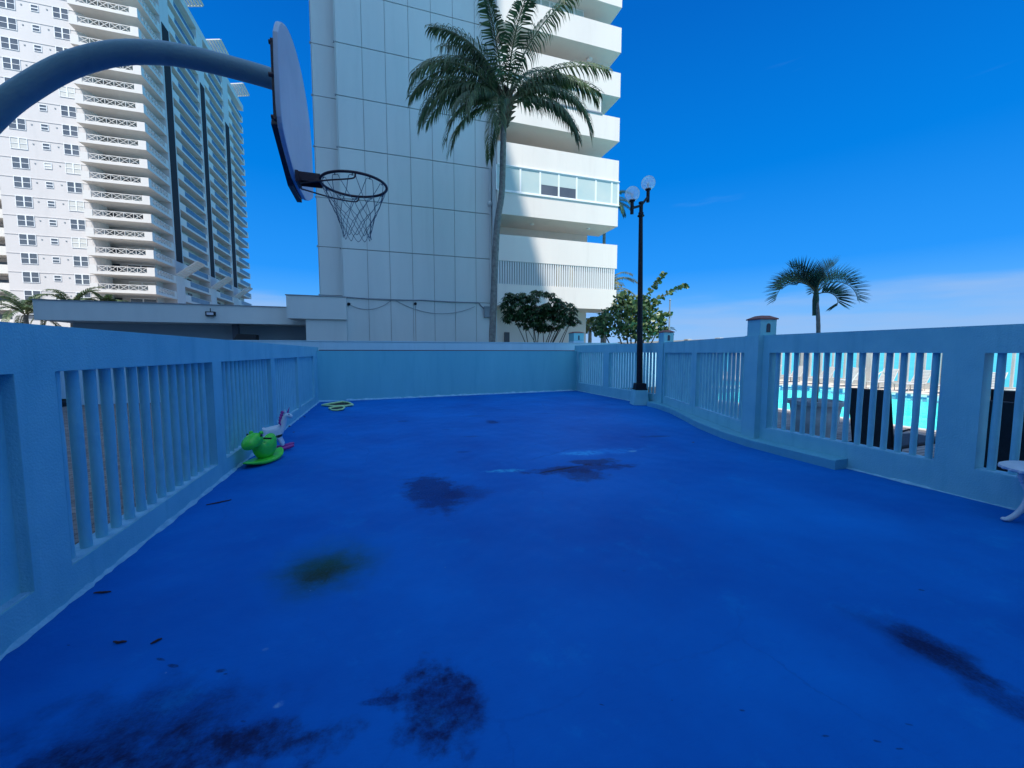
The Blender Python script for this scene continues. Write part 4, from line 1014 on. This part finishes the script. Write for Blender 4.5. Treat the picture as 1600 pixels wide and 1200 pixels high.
# left wing balconies cut by the frame
def wing(z0):
    s = MB(); s.box(-66, -56.6, 88, 91.99, z0, z0+.3); s.box(-66, -56.6, 88, 88.2, z0+.3, z0+1.4, skip=('b',)); s.box(-56.8, -56.6, 88.2, 91.99, z0+.3, z0+1.4, skip=('b',)); return s
wb = wing(zf[1]).build('wing_balcony', M['tpara'], tw_)
s = MB(); s.box(-64, -57.5, 91.9, 91.99, zf[1]+.4, zf[1]+2.4); s.build('wing_window', M['paneblue'], wb)
for z in zf[2:NF-1]: copy_tree(wb, tw_, (0, 0, z-zf[1]))

# ================================================================== BLOCK BEHIND THE CAMERA (throws the shade)
bb = thing('apartment_block', 'tall plain white apartment block out of view behind the court, its wing and fin added for shade', 'building', (-20, -20, 0))
s = MB(); s.box(-70, -14.15, -75, -3.2, -.4, 85); s.box(-14.14, 9.5, -40, -4.6, -.4, 8.5); s.box(-14.14, -10.35, -3.7, -3.2, -.4, 92); s.build('wall', M['bwhite'], bb)  # low wing and thin fin added out of view to shape the shade
for k in range(1, 26):
    z = 1+3.1*k
    s = MB(); s.box(-60, -16, -3.19, -3.1, z, z+1.5); s.build('window_row', M['pane'], bb)
s = MB(); s.box(-5, 8.5, -4.59, -4.5, .5, 3.2); s.build('door_row', M['pane'], bb)

# ================================================================== PALMS
def frond(mb, base, az_, elev, length, droop, nl=46, ll=.75, lw=.045, vee=.25, hang=.7, seed=0, twist=0, rr=.03, spread=.75, lean=0.0, spar=0.0):
    r_ = random.Random(seed); hd_ = Vector((math.cos(az_), math.sin(az_), 0)); side0 = Vector((-hd_.y, hd_.x, 0)); Z = Vector((0, 0, 1))
    K = 16; pts = [Vector(base)]; tans = []; a = elev
    for i in range(K):
        t = (i+.5)/K; a = elev-droop*(t**1.15); d = hd_*math.cos(a)+Z*math.sin(a)+side0*lean*t
        d.normalize(); tans.append(d); pts.append(pts[-1]+d*length/K)
    tans.append(tans[-1])
    mb.tube(pts, [rr*(1-.85*i/K)+.003 for i in range(K+1)], 6, 1, cap=False)
    for i in range(nl):
        u = .13+.87*(i+r_.uniform(-.3, .3))/nl; u = min(max(u, .1), .995); f = u*K; k = min(int(f), K-1); p = pts[k].lerp(pts[k+1], f-k); T = tans[k]
        for sg in (-1, 1):
            if r_.random() < spar: continue
            S = (side0*sg-T*side0.dot(T)*sg).normalized(); Nn = S.cross(T)*sg
            if Nn.z < 0: Nn = -Nn
            prof = (math.sin(PI*min(1, (.12+.80*u)))**.55)
            L_ = ll*prof*r_.uniform(.85, 1.08)
            d0 = (S*spread+T*(.35+.55*u)+Nn*vee).normalized()
            g = hang*r_.uniform(.75, 1.2)
            d1 = (d0+Vector((0, 0, -g*.6))).normalized(); d2 = (d0+Vector((0, 0, -g*1.7))).normalized()
            q0 = p; q1 = q0+d0*L_*.25; q2 = q1+d1*L_*.38; q3 = q2+d2*L_*.37
            wv = T*(lw/2)
            wv1 = (T-d1*T.dot(d1)).normalized()*lw*.5; wv2 = wv1*.75
            mb.add([q0-wv*.4, q0+wv*.4, q1+wv1, q1-wv1, q2+wv2, q2-wv2, q3], [(0, 1, 2, 3), (3, 2, 4, 5), (5, 4, 6)], 0)
def imaz(a):
    """azimuth whose picture direction is a degrees (0 right, 180 left, 90 away, 270 toward the camera)"""
    v = rtv*math.cos(R(a))+fwh*math.sin(R(a)); return math.atan2(v.y, v.x)
def palm(root, tpts, tr, fronds, fm, husk=True, base=None, **kw):
    s = MB(); pp = smoothpath([tuple(p) for p in tpts], 8); rr = []
    for i in range(len(pp)):
        t = i/(len(pp)-1); rr.append((tr[0]*(1-t)+tr[1]*t)*(1+.06*(i % 2)))
    s.tube(pp, rr, 14); s.build('trunk', M['bark'], root, smooth=True)
    top = Vector(tpts[-1])
    for i, f in enumerate(fronds):
        a, e, L_, dr = f[:4]; opt = dict(kw); opt.update(f[4] if len(f) > 4 else {})
        s = MB(); az_ = imaz(a); off = Vector((math.cos(az_), math.sin(az_), 0))*tr[1]*.8
        frond(s, top+off+Vector((0, 0, .1*math.sin(R(e)))), az_, R(e), L_, R(dr), seed=i*7+int(abs(top.x)*10), **opt)
        s.build('frond', [fm, M['rachis']], root, fixn=False)
YP = 18.0
q = lambda x, y: onY(x, y, YP)
cp = thing('coconut_palm', 'tall coconut palm with a leaning grey trunk in front of the white building', 'palm tree', (q(769, 530).x, YP, 0))
b0 = q(769, 531); tp = [Vector((b0.x-.1, YP, -.1)), b0]+[q(x, y) for x, y in ((773, 420), (777, 350), (784, 300), (786, 235), (787, 195), (790, 165))]
fr = [(180, 50, 5.6, 125, dict(hang=.9)), (195, 35, 5.0, 105), (165, 62, 5.4, 120), (172, 72, 5.0, 95),
      (232, 8, 4.6, 88, dict(hang=1.0)), (215, 20, 4.4, 95), (250, -10, 3.8, 70),
      (4, 58, 5.0, 75), (-8, 40, 4.9, 100), (350, 28, 5.3, 105), (338, 8, 4.5, 85, dict(hang=1.1)), (12, 46, 4.6, 85), (20, 30, 4.6, 110),
      (150, 80, 5.0, 60), (40, 80, 5.2, 60), (90, 70, 5.0, 80), (270, 78, 5.0, 60), (280, 60, 5.0, 90), (300, 68, 4.8, 70), (120, 60, 5.0, 90), (60, 50, 4.8, 100), (240, 62, 4.8, 90), (200, 78, 4.8, 70), (330, 76, 5.2, 60), (0, 84, 5.0, 45), (180, 84, 5.0, 50), (188, 44, 5.2, 118), (176, 28, 4.6, 100), (158, 50, 4.8, 105), (205, 48, 5.2, 120), (355, 48, 5.0, 100), (15, 34, 4.6, 100), (345, 62, 4.8, 90), (258, 40, 4.8, 110), (285, 35, 4.6, 110), (100, 45, 4.8, 110), (170, 70, 5.2, 60), (8, 70, 5.2, 62), (222, 2, 4.2, 80, dict(hang=1.0))]
fr[4:4] = [(206, -18, 4.7, 62), (214, -6, 4.4, 76), (160, 72, 5.2, 80), (110, 68, 5.0, 95), (35, 70, 5.0, 85), (255, 66, 4.6, 95)]
_pr = random.Random(21)
fr = [f for i, f in enumerate(fr) if i < 19 or _pr.random() < .36]
fr = [(f[0]+_pr.uniform(-7, 7), f[1]+_pr.uniform(-5, 5), f[2]*_pr.uniform(.88, 1.04), f[3]*_pr.uniform(.9, 1.12), dict(f[4] if len(f) > 4 else {}, lean=_pr.uniform(-.45, .45), spar=_pr.uniform(.02, .22), hang=_pr.uniform(1.3, 2.3), spread=_pr.uniform(.45, .75))) for f in fr]
palm(cp, tp, (.158, .122), fr, M['frond'], nl=62, ll=1.12, lw=.058, hang=.95, rr=.045)
s = MB(); tpv = tp[-1]; hr = random.Random(5)
for i in range(46):
    a = hr.uniform(0, 2*PI); z = hr.uniform(-.9, .55); r0_ = .17+.16*math.exp(-((z+.05)/.5)**2)
    p0 = tpv+Vector((math.cos(a)*r0_*.6, math.sin(a)*r0_*.6, z)); d = Vector((math.cos(a), math.sin(a), hr.uniform(.2, 1.6))).normalized()
    s.tube([p0, p0+d*.22, p0+d*.40+Vector((0, 0, hr.uniform(-.12, .05)))], [.09, .06, .012], 6)
s.tube([tpv-Vector((0, 0, .7)), tpv-Vector((0, 0, .1)), tpv+Vector((0, 0, .7))], [.20, .30, .14], 12)
s.build('crown_husk', M['husk'], cp, smooth=True)
# small potted palm by the pool
sp = thing('potted_palm', 'slim young palm with arching fronds rising from the pool deck planter', 'palm tree', (9.5, 6.66, .3))
tz_ = onX(1275, 462, 9.5)
tp2 = [Vector((9.5, 6.62, .3)), Vector((9.5, 6.62, 1.4)), Vector((9.5, 6.66, 2.3)), Vector((9.5, tz_.y, tz_.z))]
frs = [(184, 52, 1.25, 138, {}), (176, 62, 1.02, 120, {}), (172, 78, .8, 70, {}), (2, 50, 1.25, 132, {}), (8, 60, 1.05, 105, {}), (15, 80, .8, 60, {}),
       (250, 70, .75, 120, {}), (310, 20, .6, 130, {}), (90, 72, .8, 110, {}), (60, 60, .8, 120, {}), (130, 62, .8, 110, {})]
palm(sp, tp2, (.05, .034), frs, M['frond2'], nl=34, ll=.42, lw=.017, vee=.85, hang=.08, rr=.011, spread=.55)
s = MB(); s.tube([tp2[-1]-Vector((0, 0, .45)), tp2[-1]-Vector((0, 0, .1)), tp2[-1]+Vector((0, 0, .25))], [.05, .065, .03], 12); s.build('crownshaft', M['frond2'], sp, smooth=True)
pl = thing('planter', 'large round grey planter on the pool deck behind the fence', 'planter', (9.5, 6.62, DZ))
s = MB(); s.lathe((9.5, 6.62, DZ), [(.40, 0), (.44, .25), (.445, .26), (.46, .45), (.455, .46), (.49, .70), (.54, .71), (.55, .80), (.50, .805), (.47, .72)], 36); s.build('pot', M['pot'], pl, smooth=True)
s = MB(); s.lathe((9.5, 6.62, DZ+.71), [(.47, 0), (.3, .03), (.05, .05)], 24); s.build('soil', M['soil'], pl, smooth=True)
# background palms
def bgpalm(px, py, Y, label, size, seed, fm, tilt=0, group=None, n=18, hang=.6):
    c = onY(px, py, Y); r = thing('palm_tree', label, 'palm tree', (c.x, Y, 0), group)
    r_ = random.Random(seed); f = []
    for i in range(n):
        f.append((i*360/n*2.4+r_.uniform(-15, 15), r_.uniform(5, 80), size*r_.uniform(.85, 1.1), r_.uniform(70, 120)))
    palm(r, [Vector((c.x+tilt, Y, -.4)), Vector((c.x+tilt*.5, Y, c.z*.5)), c], (.2, .13), f, fm, nl=34, ll=size*.2, lw=.07, hang=hang, rr=.04)
bgpalm(40, 492, 44, 'dark green palm leaning out at the left end of the low building roof', 3.0, 1, M['frond'])
bgpalm(112, 484, 44, 'dark green palm crown showing over the middle left of the low roof', 3.0, 2, M['frond'])
bgpalm(168, 486, 46, 'rightmost dark green palm crown showing over the low roof', 2.3, 3, M['frond'])
bgpalm(945, 318, 36, 'green palm whose high fronds stick out beside the glazed balcony', 3.2, 4, M['frond2'])
bgpalm(946, 455, 34, 'yellowing palm showing beside the lowest balcony of the white building', 3.8, 5, M['frond3'])
bgpalm(922, 512, 32, 'low yellow green palm under the balconies beside the round leaved tree', 1.8, 6, M['frond3'])
bgpalm(1036, 522, 30, 'small spiky green palm just left of the flagpole', 1.2, 8, M['frond2'])

# ================================================================== SHRUBS / TREES
def leaf(mb, p, d, up, L_, W_, bend=.3, k=0, rnd_=False):
    d = d.normalized(); sd_ = d.cross(up)
    if sd_.length < 1e-3: sd_ = Vector((1, 0, 0))
    sd_.normalize(); nn = sd_.cross(d)
    if rnd_:
        pts = []
        for i in range(7):
            a = 2*PI*i/7; pts.append(p+d*L_*(.5-.5*math.cos(a))+sd_*W_*.5*math.sin(a))
        mb.add(pts, [tuple(range(7))], k)
    else:
        m1 = p+d*L_*.45; e = p+d*L_*.92-nn*L_*bend
        mb.add([p, m1+sd_*W_/2-nn*L_*.05, m1-nn*0, m1-sd_*W_/2-nn*L_*.05, e], [(0, 1, 2), (0, 2, 3), (2, 1, 4), (3, 2, 4)], k)
t1 = thing('umbrella_tree', 'dark leafy umbrella tree with drooping leaf clusters right of the palm trunk', 'tree', (q(845, 530).x, YP, 0))
r_ = random.Random(11); s = MB(); cl_ = []
blobs = [((812, 478), 28, 22), ((845, 472), 34, 20), ((880, 488), 24, 18), ((800, 465), 14, 12), ((858, 500), 32, 18), ((830, 498), 26, 16), ((795, 490), 12, 14), ((897, 497), 10, 12), ((868, 482), 26, 16)]
px2m = 19.0/630
for (c, rx, ry) in blobs:
    cc = q(*c)
    for i in range(int(rx*ry/7)):
        a = r_.uniform(0, 2*PI); u = r_.uniform(-1, 1); rr = r_.uniform(.45, 1)**.5; w1 = math.sqrt(1-u*u)
        cl_.append(cc+Vector((math.cos(a)*w1*rx*px2m*rr, math.sin(a)*w1*rx*px2m*rr*.9, u*ry*px2m*rr)))
for p in cl_:
    nlv = r_.randint(6, 9); a0 = r_.uniform(0, 6)
    for i in range(nlv):
        a = a0+2*PI*i/nlv; d = Vector((math.cos(a), math.sin(a), r_.uniform(-.75, -.1)))
        leaf(s, p+Vector((0, 0, r_.uniform(-.03, .03))), d, Vector((0, 0, 1)), r_.uniform(.22, .34), r_.uniform(.08, .12), .25)
s.build('crown', M['shrubd'], t1, fixn=False)
s = MB(); bs = q(845, 530); bs = Vector((bs.x, YP, -.1))
for i in range(16):
    p = cl_[r_.randrange(len(cl_))]; b0_ = bs+Vector((r_.uniform(-.5, .5), r_.uniform(-.2, .2), 0)); m_ = b0_.lerp(p, .5)+Vector((r_.uniform(-.15, .15), 0, .25))
    s.tube(smoothpath([tuple(b0_), tuple(m_), tuple(p)], 5), [.035-.0025*i2 for i2 in range(11)], 6)
s.build('trunk', M['bark2'], t1, smooth=True)
YS = 17.2; q2 = lambda x, y: onY(x, y, YS)
t2 = thing('sea_grape_tree', 'round leaved tree behind the lamp post, two long branches reaching right', 'tree', (q2(985, 530).x, YS, 0))
s = MB(); s_b = MB(); px2m = 19.5/630
blobs = [((985, 495), 38, 28), ((960, 505), 34, 24), ((1010, 500), 30, 24), ((975, 478), 22, 20), ((940, 512), 18, 18), ((1030, 512), 16, 16), ((1003, 478), 20, 16), ((1000, 520), 34, 14), ((975, 468), 14, 10)]
base = Vector((q2(990, 530).x, YS, -.1))
for (c, rx, ry) in blobs:
    cc = q2(*c)
    for i in range(int(rx*ry/2.6)):
        a = r_.uniform(0, 2*PI); u = r_.uniform(-1, 1); rr = r_.uniform(.3, 1)**.5; w1 = math.sqrt(1-u*u)
        p = cc+Vector((math.cos(a)*w1*rx*px2m*rr, math.sin(a)*w1*rx*px2m*rr*.9, u*ry*px2m*rr))
        d = Vector((r_.uniform(-1, 1), r_.uniform(-1, 1), r_.uniform(-.3, 1)))
        leaf(s, p, d, Vector((r_.uniform(-1, 1), r_.uniform(-1, 1), r_.uniform(-1, 1))).normalized(), r_.uniform(.14, .21), r_.uniform(.14, .20), rnd_=True)
    s_b.tube(smoothpath([tuple(base), tuple(base.lerp(cc, .5)+Vector((0, r_.uniform(-.2, .2), .1))), tuple(cc)], 5), [.06-.004*i2 for i2 in range(11)], 7)
for br in ([(985, 480), (1005, 462), (1018, 448), (1024, 440), (1031, 430)], [(990, 490), (1010, 474), (1030, 464), (1046, 456), (1060, 450), (1064, 449)], [(1000, 500), (1020, 497), (1034, 494), (1041, 492)], [(1000, 486), (1015, 478), (1022, 474)]):
    P_ = smoothpath([tuple(q2(*c)+Vector((0, -.3, 0))) for c in br], 6); s_b.tube(P_, [.03*(1-.8*i/len(P_)) for i in range(len(P_))], 6)
    for i, p in enumerate(P_[4:]):
        for k in range(3):
            d = Vector((r_.uniform(-1, 1), r_.uniform(-1, 1), r_.uniform(-.6, 1)))
            leaf(s, Vector(p)+d*.02, d, Vector((r_.uniform(-1, 1), r_.uniform(-1, 1), r_.uniform(-1, 1))).normalized(), r_.uniform(.15, .22), r_.uniform(.15, .2), rnd_=True)
s.build('crown', M['shrubl'], t2, fixn=False); s_b.build('trunk', M['bark2'], t2, smooth=True)
# thin stake and flagpole
fp = thing('flagpole', 'slim grey flagpole rising right of the sea grape tree', 'pole', (13.6, 16.8, 0))
s = MB(); p = onY(1047, 470, 16.8); s.tube([(p.x, 16.8, -.1), (p.x, 16.8, p.z)], [.045, .035], 10); s.build('pole', M['alu'], fp, smooth=True)
s = MB(); s.ball((p.x, 16.8, p.z+.04), .05, 8); s.build('finial', M['alu'], fp, smooth=True)

# ================================================================== SEA-SIDE FENCE
sf = thing('sea_fence', 'long white concrete balustrade between the pool terrace and the sea', 'fence', (26.5, 15, 0))
s = MB(); s.box(26.42, 26.68, -10, 60, DZ, DZ+.35); s.build('bottom_rail', M['seafence'], sf)
s = MB(); s.box(26.42, 26.68, -10, 60, 2.5, 2.72); s.build('top_rail', M['seafence'], sf)
yy = [-6+1.95*i*1.85 for i in range(19)]
k = 0
for y_ in yy:
    s = MB(); s.box(26.36, 26.74, y_-.22, y_+.22, DZ, 2.74); s.box(26.33, 26.77, y_-.25, y_+.25, 2.74, 2.80); s.build('post', M['seafence'], sf)
s = MB(); y_ = -10
while y_ < 60:
    s.box(26.50, 26.60, y_, y_+.085, DZ+.35, 2.5, skip=('t', 'b')); y_ += .34
o_ = s.build('balusters', M['seafence'], sf); o_['kind'] = 'stuff'

# ================================================================== LOUNGERS
def chaise(name, label, m_seat, m_frame, loc, rz, group, back=62, holes=False):
    r = thing(name, label, 'lounger', (0, 0, 0), group)
    A_ = R(back); D = Vector((-math.cos(A_), 0, math.sin(A_))); Y_ = Vector((0, 1, 0)); Nn = D.cross(Y_); Z = Vector((0, 0, 1)); X_ = Vector((1, 0, 0))
    s = MB(); s.obox((.62, 0, .36), X_, Y_, Z, .66, .30, .016); s.build('seat', m_seat, r, bevel=.01)
    s = MB()
    if not holes: s.obox(Vector((-.02, 0, .37))+D*.38, D, Y_, Nn, .40, .30, .016)
    else:
        for i in range(9): s.obox(Vector((-.02, 0, .37))+D*(.06+.085*i), D, Y_, Nn, .030, .30, .014)
        for e in (-.28, 0, .28): s.obox(Vector((-.02, 0, .37))+D*.38+Nn*.02, D, Y_, Nn, .40, .03, .012) if e == 0 else s.obox(Vector((-.02, e, .37))+D*.38+Nn*.02, D, Y_, Nn, .40, .03, .012)
    s.build('backrest', m_seat, r, bevel=.008 if not holes else 0)
    s = MB()
    for e in (-.31, .31): s.tube([(-.10, e, .35), (1.30, e, .35)], .02, 8); s.tube([Vector((-.02, e, .36)), Vector((-.02, e, .36))+D*.80], .018, 8)
    s.build('frame', m_frame, r, smooth=True)
    for x_ in (.02, 1.12):
        for e in (-.29, .29):
            s = MB(); s.tube([(x_, e, .34), (x_-.04, e, 0)], .02, 8); s.build('leg', m_frame, r, smooth=True)
    if not holes:
        for e in (-.33, .33):
            s = MB(); s.tube(smoothpath([(.0, e, .36), (.02, e, .52), (.14, e, .58), (.36, e, .58), (.46, e, .50), (.46, e, .37)], 4), .014, 8); s.build('armrest', m_frame, r, smooth=True)
    r.location = loc; r.rotation_euler = (0, 0, rz); return r
chaise('sun_lounger', 'black sling sun lounger with raised back beside the round planter', M['sling'], M['blackmetal'], (7.5, 4.28, DZ), R(4), 'black loungers behind the right fence', 78).scale = (1.25, .86, 1.17)
c2 = copy_tree([o for o in bpy.data.objects if o.name == 'sun_lounger'][0]); c2.location = (7.15, 2.75, DZ); c2.rotation_euler = (0, 0, R(2)); c2['label'] = 'black sling sun lounger behind the right fence, above the white side table'
c3 = copy_tree([o for o in bpy.data.objects if o.name == 'sun_lounger'][0]); c3.location = (9.2, 3.4, DZ); c3.rotation_euler = (0, 0, R(20)); c3['label'] = 'black sling sun lounger farther out on the deck, nearest the pool'
wl = None
spots = [(25.3, 20.6, 178), (25.2, 18.9, 183), (25.3, 17.2, 176), (25.25, 15.6, 181), (25.3, 14.1, 184), (25.2, 12.7, 177), (25.3, 11.4, 180), (25.2, 10.2, 183), (25.3, 9.0, 178)]
names = ['first', 'second', 'third', 'fourth', 'fifth', 'sixth', 'seventh', 'eighth', 'ninth']
for i, (x_, y_, a_) in enumerate(spots):
    lb = f'white resin lounger by the sea fence, {names[i]} from the left in its row'
    if wl is None: wl = chaise('sun_lounger', lb, M['lwhite'], M['lwhite'], (x_, y_, DZ+.02), R(a_), 'white loungers across the pool', 55, True)
    else:
        c = copy_tree(wl); c.location = (x_, y_, DZ+.02); c.rotation_euler = (0, 0, R(a_)); c['label'] = lb
pr_ = thing('pool_handrail', 'white pool steps handrail pair on the far pool edge', 'handrail', (23.4, 14, DZ))
for e in (0, .9):
    s = MB(); y_ = 13.3+e; s.tube(smoothpath([(23.9, y_, DZ), (23.85, y_, .45), (23.5, y_, .62), (23.0, y_, .2), (22.6, y_, -.4)], 5), .03, 8); s.build('rail', M['lwhite'], pr_, smooth=True)

# ================================================================== YARD BEYOND THE LEFT FENCE
yw = thing('yard_wall', 'blue grey yard wall with yellow kerb, beyond the left fence', 'wall', (-9, 8, 0))
s = MB(); s.box(-9.6, -9.4, -20, 24, -.03, 2.2); s.build('wall', mat('yard_wall_paint', (.26, .42, .55), .8, (.22, .36, .5), 1.2), yw)
s = MB(); s.box(-9.4, -9.1, -20, 24, -.03, .11); s.build('kerb', M['blackmesh'], yw)
s = MB(); y_ = -20
while y_ < 24: s.box(-9.4, -9.095, y_, y_+1.2, .112, .17); y_ += 2.4
s.build('kerb_paint', M['yellow'], yw)
car = thing('parked_car', 'grey blue parked car whose dark wheel shows between the left fence balusters', 'car', (-7.4, 3.4, 0))
prof = [(.0, .35), (.02, .75), (.25, .95), (.9, 1.02), (1.35, 1.42), (2.9, 1.45), (3.6, 1.02), (4.3, .90), (4.42, .6), (4.4, .3)]
cx0, cy1 = -8.6, 6.75
s = MB(); s.prism([(cx0, cy1-a, z) for a, z in prof], (1.75, 0, 0)); s.build('body', M['carpaint'], car, bevel=.08)
s = MB(); s.prism([(cx0+1.752, cy1-a, z) for a, z in ((1.0, 1.05), (1.42, 1.36), (2.85, 1.38), (3.4, 1.05))], (.01, 0, 0)); s.build('side_window', M['pane'], car)
for yw_ in (.85, 3.55):
    for xx in (cx0+.1, cx0+1.68):
        s = MB(); s.tube([(xx-.09, cy1-yw_, .30), (xx+.1, cy1-yw_, .30)], .33, 24); wv = s.build('wheel', M['rubber'], car, smooth=True)
        s = MB()
        for kk in range(6):
            a_ = kk*PI/3; s.obox((xx+.105, cy1-yw_+math.cos(a_)*.11, .30+math.sin(a_)*.11), Vector((1, 0, 0)), Vector((0, math.cos(a_), math.sin(a_))), Vector((0, -math.sin(a_), math.cos(a_))), .008, .10, .022)
        s.build('rim', M['rim'], wv)
